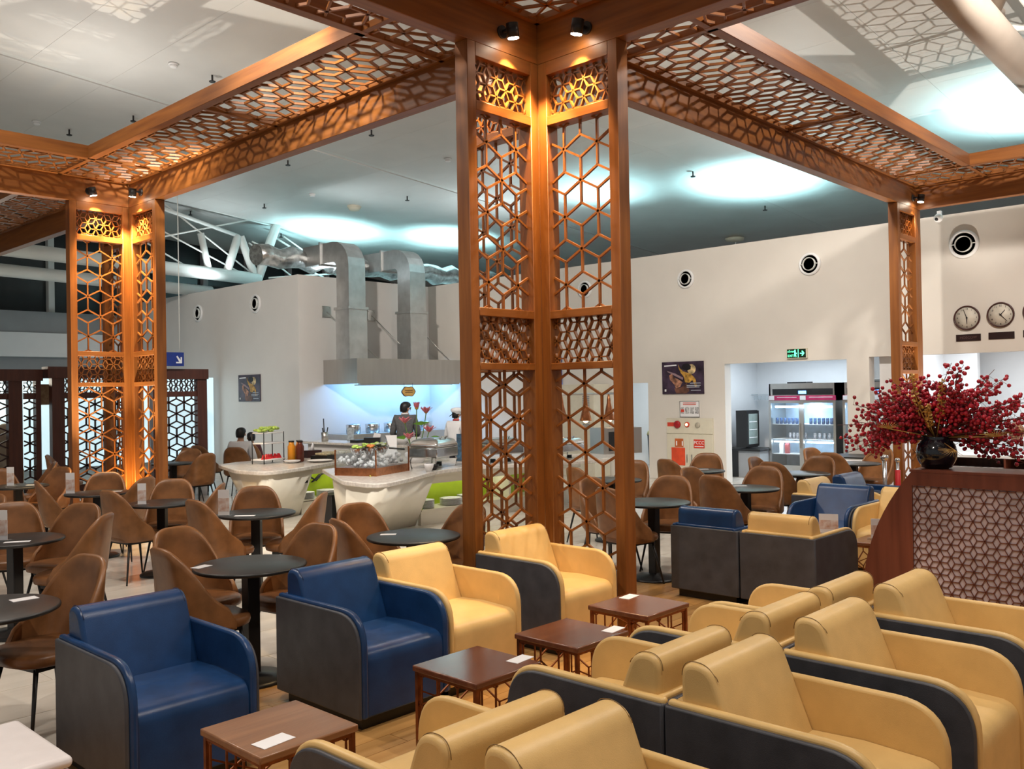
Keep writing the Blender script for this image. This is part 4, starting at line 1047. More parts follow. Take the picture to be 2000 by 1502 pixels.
tb = thing('tissue_box', 'dark tissue box with a white tissue on the buffet', 'tissue box', (8.65, 12.75, .78))
obj('box', MB().box(-.14, .14, -.08, .08, 0, .12), mat('dark_brown_box', (.04, .015, .015), .4), tb); obj('tissue', MB().loft([[(.05*math.cos(a), .03*math.sin(a), .12) for a in [2*PI*i/8 for i in range(8)]], [(.01*math.cos(a)+.02, .01*math.sin(a), .24) for a in [2*PI*i/8 for i in range(8)]]]), M_paper, tb)
tr_ = thing('pastry_tray', 'tray of flat pastries at the end of the fruit counter', 'tray', (8.85, 12.25, .78), .3)
obj('board', MB().box(-.55, .45, -.16, .16, 0, .07), M_black, tr_)
for i in range(5): obj('pastry', MB().box(-.5+.18*i, -.35+.18*i, -.12, .12, .07, .11+.01*(i % 2)), mat('pastry', (.46, .40, .26), .6, 0, .2, 30), tr_, .01, 1)
# salad ice display
sd = thing('salad_display', 'copper-edged glass salad display heaped with ice and greens', 'food display', (7.36, 9.46, .78), .36)
obj('copper_base', MB().box(-.42, .42, -.30, .30, 0, .10), M_cop, sd)
for z0, z1, x0_, x1_, y0_, y1_ in ((.10, .32, -.42, .42, -.30, -.294), (.10, .32, -.42, .42, .294, .30), (.10, .32, -.42, -.414, -.294, .294), (.10, .32, .414, .42, -.294, .294)):
    obj('glass_pane', MB().box(x0_, x1_, y0_, y1_, z0, z1), M_glass, sd)
for a in (-.42, .42):
    for b in (-.30, .30): obj('corner_strip', MB().box(a-.008, a+.008, b-.008, b+.008, .0, .33), M_cop, sd)
ice = MB()
for i in range(120): ice.ball((random.uniform(-.39, .39), random.uniform(-.27, .27), .12+random.random()*.12), .03, 5, 4)
tag(obj('crushed_ice', ice, mat('ice', (.62, .63, .64), .2, 0, .1, 30), sd), kind='stuff')
for i in range(5):
    bx_ = -.3+.15*i
    obj('salad_bowl', MB().lathe([(.05, .26), (.10, .34), (.105, .345), (.09, .33), (.02, .3)], 14, (bx_, .05*(-1)**i, 0)), M_chrome, sd)
    g = MB()
    for q in range(7): g.ball((bx_+random.uniform(-.06, .06), .05*(-1)**i+random.uniform(-.06, .06), .35+.03*random.random()), .032, 6, 5, (1.2, 1, .6))
    tag(obj('salad', g, [mle, mat('carrot', (.6, .2, .04), .5, 0, .2, 30), mle, mat('cabbage', (.45, .5, .36), .5, 0, .2, 30), mle][i], sd), kind='stuff')
obj('tongs', MB().tube((.05, -.2, .36), (.40, .05, .46), .012, 6), M_chrome, sd); obj('tongs', MB().tube((.0, -.25, .33), (.25, -.33, .30), .012, 6), M_black, sd)
# chafing dishes
def chafer(label, x, y, rz, sc=1):
    r = thing('chafing_dish', label, 'chafing dish', (x, y, .78), rz, 'chafing dishes'); r.scale = (sc, sc, sc)
    obj('pan', MB().box(-.32, .32, -.22, .22, .15, .29), M_chrome, r, .015, 2)
    rings = []
    for s_, z in ((1, .295), (.97, .33), (.84, .385), (.6, .41), (.02, .415)): rings.append([(x_*s_, y_*s_, z) for x_, y_ in fillet([(-.33, -.23, .05), (.33, -.23, .05), (.33, .23, .05), (-.33, .23, .05)], 4)])
    l_ = obj('lid', MB().loft(rings, True), M_chrome, r); obj('lid_handle', MB().path([(-.08, -.12, .395), (-.08, -.17, .43), (.08, -.17, .43), (.08, -.12, .395)], .010, 6), M_chrome, l_)
    for a in (-.28, .28):
        for b in (-.18, .18): obj('leg', MB().path([(a, b, .18), (a*1.12, b*1.12, .10), (a*1.05, b*1.05, .0)], .011, 6), M_chrome, r)
    for a in (-.14, .14): obj('burner', MB().lathe([(.045, .01), (.045, .07)], 12, (a, 0, 0)), M_black, r)
chafer('large steel chafing dish on the cream island', 8.42, 9.45, .35); chafer('steel chafing dish seen through the left lattice panel', 9.5, 9.2, -.3, .9)
chafer('steel chafing dish seen through the right lattice panel', 10.55, 8.85, .0, .8)
bowl('small white cup between the salad display and the chafing dish', 7.93, 9.0, .78, .065, M_paper, .10, 'cup')
bowl('black sauce bowl under the chafing dish front', 8.12, 9.14, .78, .09, M_black, .07)
# lotus arrangement
lo = thing('lotus_arrangement', 'pink lotus flowers with green leaves in a pot on the buffet', 'flowers', (8.84, 10.32, .78))
obj('pot', MB().lathe([(.10, 0), (.16, .08), (.17, .14), (.15, .16), (.02, .15)], 18), M_paper, lo)
mpk = mat('lotus_pink', (.72, .20, .24), .5, 0, .25, 12); mst = mat('lotus_stem', (.10, .20, .04), .5); mlf = mat('lotus_leaf', (.10, .24, .02), .45, 0, .2, 10)
for i, (dx, dz, op) in enumerate(((-.16, .60, 1), (.16, .74, .8), (.02, .80, .3), (.20, .46, 1), (-.10, .36, .9))):
    # spread along the picture direction (X right, Y left)
    px_, py_ = dx*.69, -dx*.73
    obj('stem', MB().path([(px_*.2, py_*.2, .14), (px_*.7, py_*.7, dz*.6), (px_, py_, dz)], .008, 6), mst, lo)
    fl_ = obj('flower', MB().ball((px_, py_, dz+.02), .03, 8, 6), mat('lotus_heart', (.6, .4, .08), .5), lo)
    for q in range(10):
        a = 2*PI*q/10; s_ = .022+.016*op
        pet = MB(); rings = []
        for u, w2_ in ((0, .006), (.2, .022), (.5, .032), (.8, .020), (1, .002)):
            rings.append([(math.cos(b_)*w2_, math.sin(b_)*.005 + .03*u*u*op, u*.11) for b_ in [2*PI*i_/8 for i_ in range(8)]])
        pet.loft(rings, True)
        obj('petal', pet, mpk, fl_, loc=(px_+math.cos(a)*s_*.4, py_+math.sin(a)*s_*.4, dz), rot=(-(.12+.55*op)*(1 if q % 2 else .6), 0, a-PI/2))
lf_ = obj('leaf', MB().lathe([(.005, 0), (.07, .012), (.13, .03), (.135, .034), (.07, .018)], 18), mlf, lo, loc=(.20, -.21, .26), rot=(R(75), R(20), R(-45)))
obj('leaf', MB().prism([(-.12, 0), (0, .04), (.14, .02), (0, -.02)], 'y', -.004, .004), mlf, lo, loc=(.05, -.06, .58), rot=(0, 0, -.8))
obj('leaf', MB().prism([(-.16, 0), (0, .03), (.12, .1), (0, -.03)], 'y', -.004, .004), mlf, lo, loc=(-.12, .13, .38), rot=(0, 0, -.8))
def standee(label, x, y, z, w_, h_, m, rz=-.8, tilt=.12, name='table_sign'):
    r = thing(name, label, 'sign', (x, y, z), rz)
    obj('card', MB().box(-w_/2, w_/2, -.004, .004, .012, h_), m, r, rot=(-tilt, 0, 0)); obj('foot', MB().box(-w_/2-.01, w_/2+.01, -.04, .05, 0, .012), M_acr, r)
standee('tall white notice in a clear stand behind the salad display', 8.55, 10.55, .78, .17, .42, M_paper); standee('grey table sign on the kitchen counter, left', 9.85, 13.3, .96, .12, .26, mat('sign_grey', (.22, .26, .29), .5, 0, .2, 20))
standee('dark blue table sign beside the pillar on the island', 9.32, 9.80, .78, .20, .42, mat('sign_dark_blue', (.035, .09, .15), .5, 0, .4, 16)); standee('blue wall notice seen through the left lattice panel', 15.36, 13.1, 1.95, .35, .62, mat('notice_blue', (.02, .10, .42), .5, 0, .5, 9), -PI/2, 0, 'notice')
ut = thing('utensil_holder', 'steel cup of utensils at the left end of the kitchen counter', 'utensil holder', (9.75, 13.95, .96))
obj('cup', MB().lathe([(.06, 0), (.065, .17), (.055, .17), (.05, .01)], 14), M_steel, ut)
for a, b, h_ in ((.0, .02, .42), (.03, -.02, .26), (-.03, 0, .25)): obj('utensil', MB().tube((a*.4, b*.4, .02), (a*1.6, b*1.6, h_), .011, 6), M_black, ut)
bx2 = thing('cutlery_box', 'black box with white napkins on the kitchen counter', 'box', (9.8, 12.6, .96), -.8)
obj('box', MB().box(-.14, .14, -.07, .07, 0, .10), M_black, bx2); obj('napkin', MB().box(-.02, .10, -.01, .01, .10, .19), M_paper, bx2, rot=(0, .3, 0))
one('condiment_tray', MB().box(-.16, .16, -.10, .10, 0, .05), M_black, 'low dark tray on the kitchen counter left of the black box', 'tray', loc=(9.85, 13.0, .96))
for i, (y, w_) in enumerate(((11.85, .10), (11.5, .14), (11.15, .11), (10.98, .10))):
    one('crockery', MB().lathe([(w_*.6, 0), (w_, .05), (w_, .09), (w_*.5, .13)], 16), M_paper, ['white covered bowl beside the standing man', 'wide white covered bowl on the kitchen counter', 'white lidded dish before the cook', 'white dish at the pillar end of the kitchen counter'][i], 'tableware', loc=(9.85, y, .96))
# hot counter seen through the right panel: heat lamps and oven
hl = thing('heat_lamp_rail', 'row of copper heat lamps seen through the right lattice panel', 'lamp', (0, 0, 0))
obj('rail', MB().tube((10.6, 9.7, 1.76), (12.2, 9.0, 1.76), .018, 8), M_steel, hl)
for x, y in ((10.6, 9.7), (12.2, 9.0)): obj('post', MB().tube((x, y, .78), (x, y, 1.76), .018, 8), M_steel, hl)
for i in range(4):
    t = .12+.25*i; x, y = 10.6+1.6*t, 9.7-.7*t
    s_ = obj('shade', MB().lathe([(.095, 1.32), (.10, 1.33), (.035, 1.60), (.03, 1.66), (.012, 1.76)], 18, (x, y, 0)), M_cop, hl)
    obj('bulb', MB().ball((x, y, 1.335), .05, 10, 8), mat('heat_bulb', (1, .8, .6), .4, emit=(1, .72, .40), es=7), s_)
ov = thing('oven', 'small black-fronted oven under the copper heat lamps', 'oven', (12.0, 8.95, .78), -.4)
obj('body', MB().box(-.36, .36, -.2, .25, 0, .42), M_steel, ov); obj('door', MB().box(-.26, .2, -.215, -.2, .05, .36), M_black, ov, .03, 3); obj('handle', MB().tube((-.1, -.235, .22), (.08, -.235, .23), .008, 6), M_chrome, ov)
lv = thing('louvre_cabinet', 'tall beige louvred cupboard behind the right lattice panel', 'cupboard', (15.1, 11.7, 0))
obj('body', MB().box(-.25, .28, -.05, 1.0, 0, 1.95), M_cream, lv)
for i in range(16): obj('louvre', MB().box(-.262, -.25, .06, .24, 1.05+.045*i, 1.075+.045*i), M_gwall, lv)

# ------------------------------------------------------------------ people
def skin_mesh(verts, edges, rad, sub=2):
    me = bpy.data.meshes.new('tmp'); me.from_pydata(verts, edges, []); o = bpy.data.objects.new('tmp', me); C.objects.link(o)
    m1 = o.modifiers.new('s', 'SKIN'); m1.use_smooth_shade = True
    for i, r_ in enumerate(rad): me.skin_vertices[0].data[i].radius = r_ if isinstance(r_, tuple) else (r_, r_)
    me.skin_vertices[0].data[0].use_root = True
    m2 = o.modifiers.new('u', 'SUBSURF'); m2.levels = sub; m2.render_levels = sub
    bpy.context.view_layer.update()
    out = bpy.data.meshes.new_from_object(o.evaluated_get(bpy.context.evaluated_depsgraph_get()))
    bpy.data.objects.remove(o); bpy.data.meshes.remove(me)
    for p in out.polygons: p.use_smooth = True
    return out
def person(label, loc, rz, hgt, shirt, trousers, pose='stand', turn=0, nod=0, elbow=None, wrist=None, hair=True, hat=False, collar=None, dz=0):
    r = thing('person', label, 'person', loc, rz); k_ = hgt/1.72; r.scale = (k_, k_, k_)
    sit = pose == 'sit'
    b = -.43 if sit else 0   # lowers the trunk on to the seat
    lean = -.06
    V_, E_, Rr = [], [], []
    def v(p, rr, link=None):
        V_.append(p); Rr.append(rr); i = len(V_)-1
        if link is not None: E_.append((link, i))
        return i
    pel = v((0, 0, .95+b), (.135, .105)); sp = v((0, .02, 1.13+b), (.125, .10), pel); chs = v((0, .01+lean*.5, 1.33+b), (.15, .105), sp)
    nb = v((0, lean, 1.455+b), (.075, .065), chs); nk = v((0, lean-.01, 1.52+b), .052, nb)
    hx, hy = math.sin(turn), -math.cos(turn)
    hc = (0+hx*.02, lean-.01+hy*.02, 1.60+b-nod*.03); ht = (hx*.01, lean-.01+hy*.01-nod*.02, 1.675+b-nod*.03)
    h1 = v(hc, (.077, .090), nk); h2 = v(ht, (.058, .068), h1)
    arms = []
    for s in (-1, 1):
        sh = v((s*.165, lean*.6, 1.405+b), .066, chs)
        el_ = elbow or (.24, -.02, 1.13); wr_ = wrist or (.18, -.26, 1.06)
        e_ = v((s*el_[0], el_[1], el_[2]+b), .043, sh); w2 = v((s*wr_[0], wr_[1], wr_[2]+b), .029, e_)
        pm_ = v((s*wr_[0]*.95, wr_[1]-.07, wr_[2]-.01+b), (.036, .018), w2)
        for q in range(4):
            fx = s*wr_[0]*.95 + (q-1.5)*.02; ln = (.055, .07, .075, .062)[q]
            f1 = v((fx, wr_[1]-.11, wr_[2]-.015+b), .009, pm_); v((fx, wr_[1]-.11-ln, wr_[2]-.04+b), .008, f1)
        th = v((s*wr_[0]*.95 - s*.045, wr_[1]-.06, wr_[2]-.02+b), .010, pm_); v((s*wr_[0]*.95-s*.05, wr_[1]-.10, wr_[2]-.035+b), .009, th)
        arms.append((sh, e_, w2))
    legs = []
    for s in (-1, 1):
        hp = v((s*.085, 0, .90+b), .092, pel)
        if sit: kn = v((s*.11, -.42, .48), .062, hp); an = v((s*.11, -.40, .09), .040, kn); to = v((s*.11, -.53, .035), .035, an)
        else: kn = v((s*.10, -.015, .50), .062, hp); an = v((s*.10, .01, .09), .042, kn); to = v((s*.11, -.13, .035), .036, an)
        legs.append((hp, kn, an, to))
    bm_ = skin_mesh(V_, E_, Rr)
    # facial features joined into the same body mesh
    ft = MB(); fx, fy = hx, hy; rx, ry = -hy, hx
    ft.ball((hc[0]+fx*.088, hc[1]+fy*.088, hc[2]-.005), .017, 6, 5, (1, 1, 1.3))
    for s in (-1, 1): ft.ball((hc[0]+rx*.078*s, hc[1]+ry*.078*s, hc[2]-.005), .022, 6, 5, (.7, .7, 1.2))
    b2 = bmesh.new(); b2.from_mesh(bm_); tmp = ft.mesh('t'); b2.from_mesh(tmp); b2.to_mesh(bm_); b2.free(); bpy.data.meshes.remove(tmp)
    for p in bm_.polygons: p.use_smooth = True
    body = obj('body', bm_, M_skin, r)
    dk = mat('eye_dark', (.01, .008, .007), .3)
    for s in (-1, 1): obj('eye', MB().ball((hc[0]+fx*.082+rx*.03*s, hc[1]+fy*.082+ry*.03*s, hc[2]+.018), .010, 6, 5), dk, r)
    obj('mouth', MB().ball((hc[0]+fx*.084, hc[1]+fy*.084, hc[2]-.045), .018, 6, 5, (1, 1, .3)), mat('lips', (.35, .10, .08), .5), r)
    # shirt
    sv, se, sr = [], [], []
    def w_(p, rr, link=None):
        sv.append(p); sr.append(rr); i = len(sv)-1
        if link is not None: se.append((link, i))
        return i
    a0 = w_((0, 0, .90+b), (.165, .135)); a1 = w_((0, .02, 1.12+b), (.165, .135), a0); a2 = w_((0, .01+lean*.5, 1.33+b), (.185, .138), a1); w_((0, lean, 1.445+b), (.095, .085), a2)
    for s in (-1, 1):
        sh, e_, w2 = arms[0 if s < 0 else 1]
        q0 = w_(V_[sh], .088, a2); q1 = w_(V_[e_], .062, q0); q2 = w_(tuple(V_[e_][i]*.35+V_[w2][i]*.65 for i in range(3)), .050, q1)
    obj('shirt', skin_mesh(sv, se, sr), shirt, r)
    if collar: obj('collar', MB().lathe([(.072, 0), (.078, .018), (.066, .032)], 16, (0, lean, 1.475+b)), collar, r)
    tv, te, tr3 = [(0, 0, .93+b)], [], [(.15, .125)]
    for hp, kn, an, to in legs:
        i0 = len(tv); tv += [V_[hp], V_[kn], tuple(V_[an][i]+(0, 0, .03)[i] for i in range(3))]; tr3 += [.108, .08, .06]; te += [(0, i0), (i0, i0+1), (i0+1, i0+2)]
    obj('trousers', skin_mesh(tv, te, tr3), trousers, r)
    for hp, kn, an, to in legs:
        p = V_[an]; obj('shoe', MB().ball((p[0], p[1]-.05, .045), .05, 10, 6, (.9, 2.3, .85)), M_black, r)
    if hair:
        hm = MB(); rings = []
        for z, s_, oy in ((-.06, .80, .034), (-.03, .95, .026), (.01, 1.04, .020), (.05, 1.06, .012), (.09, .95, .008), (.115, .70, .006), (.128, .35, .004), (.131, .02, .004)):
            ring = []
            for i in range(18):
                a = 2*PI*i/18
                # local frame: f forward; hair pulled back from the face
                cf, cr = math.cos(a), math.sin(a)
                fwd = .098*cf*s_ - oy - (.035 if (cf > 0 and z < .05) else 0); sd_ = .088*cr*s_
                ring.append((hc[0]+fx*fwd+rx*sd_, hc[1]+fy*fwd+ry*sd_, hc[2]+z))
            rings.append(ring)
        obj('hair', hm.loft(rings, True), M_hair, r)
    if hat:
        hm = MB()
        rings = [[(hc[0]+rr*math.cos(2*PI*i/18), hc[1]+rr*math.sin(2*PI*i/18)*1.1, hc[2]+z) for i in range(18)] for z, rr in ((.03, .098), (.06, .100), (.07, .118), (.11, .135), (.15, .12), (.165, .06), (.168, .005))]
        obj('cook_hat', hm.loft(rings, True), M_paper, r)
        obj('tie', MB().path([(hc[0]-fx*.1, hc[1]-fy*.1, hc[2]+.04), (hc[0]-fx*.16, hc[1]-fy*.16, hc[2]+.0), (hc[0]-fx*.2, hc[1]-fy*.2, hc[2]-.02)], .008, 6), M_hair, r)
    return r
msw = mat('grey_sweater', (.10, .10, .105), .8, 0, .08, 30); mwh = mat('white_shirt', (.74, .74, .76), .7, 0, .02); mdk = mat('dark_trousers', (.02, .02, .025), .7)
# facing away from the camera is roughly +X +Y: local -Y must point there
AW = math.atan2(.69, .73) + PI/2
person('standing man in a grey sweater seen from behind, head turned right, at the kitchen counter', (10.50, 12.55, 0), AW, 1.68, msw, mdk, turn=-.95, nod=.6, collar=mwh)
person('cook in a white cap and white jacket turned to the right under the hood', (11.75, 12.58, 0), AW-.5, 1.50, mwh, mdk, turn=-.4, nod=.2, hair=True, hat=True, collar=mat('red_scarf', (.5, .04, .05), .7))
person('seated person in a white shirt seen from behind at the far tables', (8.49, 14.78, 0), AW, 1.66, mwh, mdk, 'sit', turn=-.2, elbow=(.26, -.08, 1.10), wrist=(.16, -.30, 1.08))
person('dark-haired seated person half hidden by the lettuce rack', (9.24, 15.69, 0), AW, 1.50, mat('maroon_top', (.10, .03, .03), .8), mdk, 'sit', turn=.5, nod=.5, elbow=(.22, -.08, 1.10), wrist=(.14, -.28, 1.08))

# ------------------------------------------------------------------ pantry: drinks refrigerators and cooler
def fridge(label, y0, y1, x=17.0, n_door=2):
    r = thing('drinks_refrigerator', label, 'refrigerator', (x, (y0+y1)/2, 0), 0, 'glass-door refrigerators'); w_ = (y1-y0)/2
    cs_ = MB(); cs_.box(0, .7, -w_, -w_+.03, .08, 1.89); cs_.box(0, .7, w_-.03, w_, .08, 1.89); cs_.box(.67, .7, -w_, w_, .08, 1.89); cs_.box(0, .7, -w_, w_, .08, .2); cs_.box(0, .7, -w_, w_, 1.545, 1.89)
    obj('cabinet', cs_, M_steel, r); obj('plinth', MB().box(.04, .66, -w_+.03, w_-.03, 0, .08), M_black, r)
    obj('liner', MB().box(.66, .67, -w_+.03, w_-.03, .2, 1.545), mat('fridge_liner', (.55, .68, .80), .4), r)
    obj('header', MB().box(-.012, 0, -w_+.06, w_-.08, 1.66, 1.78), M_black, r)
    obj('display', MB().box(-.016, -.012, -.10, .06, 1.68, 1.74), mat('blue_display', (.1, .3, 1), .4, emit=(.08, .28, 1), es=7), r)
    bn = obj('banner', MB().box(-.016, 0, -w_, w_, 1.55, 1.645), mat('banner_magenta', (.50, .03, .12), .5, 0, .1), r)
    for a in ((w_-.12, w_-.005), (-.09, .03)): obj('banner_label', MB().box(-.019, -.016, a[0], a[1], 1.555, 1.64), M_paper, bn)
    for a in ((.10, w_-.18), (-w_+.06, -.16)): obj('lettering', MB().box(-.018, -.016, a[0], a[1], 1.605, 1.617), M_paper, bn)
    obj('roof_box', MB().box(.1, .4, -.05, .35, 1.89, 1.92), M_black, r)
    dw = 2*w_/n_door
    for i in range(n_door):
        a = -w_+dw*i; d_ = MB()
        d_.box(-.03, 0, a, a+.05, .2, 1.545); d_.box(-.03, 0, a+dw-.05, a+dw, .2, 1.545); d_.box(-.03, 0, a+.05, a+dw-.05, .2, .25); d_.box(-.03, 0, a+.05, a+dw-.05, 1.50, 1.545)
        do = obj('door', d_, M_steel, r); obj('glass', MB().box(-.018, -.012, a+.05, a+dw-.05, .25, 1.50), M_glass, do)
        obj('handle', MB().box(-.055, -.03, a+dw-.045 if i == 0 else a+.02, a+dw-.02 if i == 0 else a+.045, .6, 1.1), M_steel, do)
        obj('tube_light', MB().box(.06, .10, a+.12, a+dw-.10, 1.40, 1.44), mat('fridge_tube', (1, 1, 1), .4, emit=(.62, .82, 1), es=16), r)
        obj('tube_light', MB().box(.06, .10, a+.06, a+dw-.06, .70, .73), mat('fridge_tube', (1, 1, 1)), r)
    for z in (.46, .76, 1.06): obj('shelf', MB().box(.08, .64, -w_+.03, w_-.03, z, z+.012), M_white, r)
    light('fridge_glow', 'AREA', (x+.18, (y0+y1)/2, 1.48), 10, (.60, .80, 1), .25, (x+.3, (y0+y1)/2, 0), sy=1.0)
    return r
fridge('two-door stainless drinks refrigerator with magenta banners in the pantry', 7.40, 8.80)
fridge('second stainless refrigerator partly hidden by the pier and berries', 5.98, 7.26)
can = thing('drink_can', 'x', 'can')
obj('body', MB().lathe([(.028, 0), (.033, .01), (.033, .115), (.027, .125), (.01, .126)], 10), mat('can_blue', (.06, .14, .34), .3, .4, .4, 25), can)
can2 = thing('drink_can', 'x', 'can'); obj('body', MB().lathe([(.028, 0), (.033, .01), (.033, .115), (.027, .125), (.01, .126)], 10), mat('can_pale', (.46, .46, .50), .35, .3, .3, 25), can2)
first = [1, 1]
for z, src, ys, k_ in ((1.072, can, [8.70-.085*i for i in range(7)], 0), (1.072, can, [7.98-.085*i for i in range(6)], 0), (.772, can2, [8.42-.08*i for i in range(5)], 1), (.772, can2, [7.9-.10*i for i in range(5)], 1)):
    lb = 'blue drink can on the upper shelf of the pantry refrigerator' if k_ == 0 else 'pale drink can on the middle shelf of the pantry refrigerator'
    for y in ys:
        if first[k_]: src.location = (17.14, y, z); src['label'] = lb; src['group'] = 'cans in the refrigerator'; first[k_] = 0
        else: dup(src, (17.14, y, z), 0, lb, 'cans in the refrigerator')
for y, m_, lb in ((8.62, M_paper, 'white carton on the bottom refrigerator shelf'), (8.50, mat('carton_red', (.35, .06, .06), .5), 'reddish carton beside the white one on the bottom refrigerator shelf')):
    c_ = thing('milk_carton', lb, 'carton', (17.16, y, .472)); obj('body', MB().box(-.035, .035, -.04, .04, 0, .18), m_, c_); obj('gable', MB().prism([(-.035, .18), (.035, .18), (0, .215)], 'y', -.04, .04), m_, c_)
wc = thing('wine_cooler', 'small black glass-door cooler on a low cabinet in the pantry', 'cooler', (16.6, 9.1, .575))
obj('body', MB().box(0, .5, .02, .24, .02, .78), M_black, wc); obj('door', MB().box(0, .5, -.01, .02, .04, .77), M_black, wc)
obj('window', MB().box(.06, .44, -.016, -.01, .09, .71), mat('cooler_glass', (.20, .25, .24), .2), wc)
for z in (.22, .38, .54): obj('shelf_edge', MB().box(.08, .40, -.020, -.016, z, z+.012), M_paper, wc)
wk = thing('pantry_cabinet', 'low grey cabinet under the black cooler', 'cabinet', (16.6, 9.2, 0))
obj('worktop', MB().box(-.06, .7, -.42, .48, .535, .575), M_black, wk); obj('body', MB().box(0, .7, -.38, .48, 0, .535), M_gwall, wk); obj('side', MB().box(-.02, 0, .10, .48, 0, .535), M_black, wk)
gl = thing('glass_shelf', 'wall shelf with upturned glasses above the cooler', 'shelf', (18.0, 9.55, 1.53))
obj('shelf', MB().box(-.1, .2, -.35, .14, .13, .145), M_acr, gl)
for i in range(5): obj('glass', MB().lathe([(.034, .0), (.038, .09), (.03, .095)], 10, (0, .08-.085*i, .02)), M_glass, gl)
# bar behind the berries
bc = thing('bar_counter', 'white rounded bar counter with a dark line behind the right pillar', 'counter', (0, 0, 0))
obj('front', MB().prism(fillet([(14.66, 6.6, .3), (14.66, 5.6, .3), (15.38, 5.6, 0), (15.38, 6.6, 0)], 8), 'z', 0, .62), M_white, bc); obj('band', MB().prism(fillet([(14.64, 6.62, .3), (14.64, 5.58, .3), (15.39, 5.58, 0), (15.39, 6.62, 0)], 8), 'z', .62, .645), M_black, bc)
bs = thing('bar_shelf', 'dark timber bar shelf with white cups behind the berries', 'shelf', (16.4, 0, 0))
obj('worktop', MB().box(-.35, .35, -2, 5.15, .60, .64), M_white, bs); obj('carcass', MB().box(.25, .32, -2, 5.15, 0, .60), M_dz, bs); obj('shelf', MB().box(-.33, .3, -2, 5.15, .30, .33), M_rec, bs)
for y in (-.6, .9, 2.4, 3.55, 4.2, 5.1): obj('upright', MB().box(-.33, .3, y, y+.03, 0, .60), M_rec, bs)
for i in range(7):
    o_ = one('cup', MB().lathe([(.05, 0), (.06, .10), (.055, .10), (.045, .01)], 12), M_paper, 'white cup on the dark bar shelf behind the vase', 'cup', 'cups on the bar shelf', loc=(16.3, 5.02-.115*i, .331))
cf = thing('bar_flower_vase', 'small vase with a tawny flower on the white bar at the right edge', 'vase', (16.4, 4.12, .64))
obj('glass', MB().lathe([(.06, 0), (.06, .16), (.05, .16)], 12), M_glass, cf); obj('bloom', MB().ball((0, 0, .38), .15, 10, 8, (.8, .8, 1.1)), mat('dried_flower', (.25, .11, .06), .8, 0, .4, 30), cf); obj('stem', MB().tube((0, 0, .02), (0, 0, .3), .01, 6), M_dz, cf)
hr = thing('wall_heater', 'white wall box with a grey underside left of the right pillar', 'wall unit', (16.9, 6.3, 1.93)); obj('case', MB().box(-.3, .3, -.3, .25, .0, .42), M_white, hr, .02, 2); obj('underside', MB().box(-.28, .28, -.28, .23, -.03, 0), M_gwall, hr)
qp = thing('queue_posts', 'chrome barrier post with a red belt beside the right pillar', 'barrier', (12.30, 4.70, 0))
obj('pole', MB().tube((0, 0, .02), (0, 0, .80), .028, 12), M_chrome, qp); obj('head', MB().lathe([(.035, .80), (.05, .83), (.05, .87), (.02, .88)], 14), M_chrome, qp); obj('base', MB().lathe([(.17, 0), (.17, .02), (.04, .04)], 20), M_chrome, qp)
qp2 = thing('queue_posts', 'second barrier post wound with red rope beside the chrome one', 'barrier', (12.55, 4.62, 0))
obj('pole', MB().tube((0, 0, .02), (0, 0, .78), .02, 12), M_chrome, qp2); obj('rope', MB().tube((0, 0, .2), (0, 0, .66), .036, 12), mat('red_rope', (.45, .015, .02), .6), qp2); obj('head', MB().ball((0, 0, .79), .035, 10, 8), M_chrome, qp2); obj('base', MB().lathe([(.15, 0), (.15, .02), (.03, .04)], 20), M_chrome, qp2)
# scullery behind the kitchen door
sc_ = thing('scullery_rack', 'steel rack crowded with crockery inside the kitchen doorway', 'rack', (17.4, 11.0, 0))
for z in (.95, 1.2, 1.45, 1.7): obj('shelf', MB().box(-.25, .25, -.6, .8, z, z+.02), M_chrome, sc_)
for a in (-.58, .78): obj('upright', MB().tube((-.23, a, 0), (-.23, a, 2.0), .015, 6), M_chrome, sc_)
for z in (.97, 1.22, 1.47):
    for i in range(7): obj('dish', MB().lathe([(.05, 0), (.075, .1), (.07, .12)], 10, (-.1, -.5+.2*i, z)), M_paper if i % 3 else M_chrome, sc_)
wb = thing('waste_bin', 'dark blue waste bin in the kitchen doorway', 'bin', (16.2, 11.0, 0)); obj('body', MB().lathe([(.17, 0), (.21, .82), (.22, .85)], 18), mat('bin_navy', (.012, .02, .05), .4), wb); obj('lid', MB().lathe([(.225, .85), (.2, .93), (.02, .95)], 18), mat('bin_lid', (.50, .50, .25), .5), wb)
one('dark_panel', MB().box(16.0, 16.05, 10.68, 10.86, 0, 1.0), M_black, 'black panel leaning in the kitchen doorway', 'panel')

# ------------------------------------------------------------------ vase of red berries on the reception counter
VX, VY, VZ = 7.42, 2.43, 1.158
vs = thing('vase', 'dark navy glazed round vase on the timber counter', 'vase', (VX, VY, VZ))
obj('body', MB().lathe([(.08, 0), (.11, .01), (.145, .08), (.150, .13), (.135, .19), (.10, .225), (.092, .235), (.105, .25), (.09, .25), (.08, .22)], 32), mat('navy_glaze', (.004, .008, .016), .08, 0, .3, 6, coat=.6), vs)
ba = thing('berry_arrangement', 'large spray of red berry branches with gold sprigs in the dark vase', 'flowers', (VX, VY, VZ+.22))
mbr = mat('red_berry', (.40, .012, .030), .22, 0, .25, 12, coat=.4); mtw = mat('twig_brown', (.10, .025, .02), .6)
bd = MB().ball((0, 0, 0), 1, 8, 6)
random.seed(11)
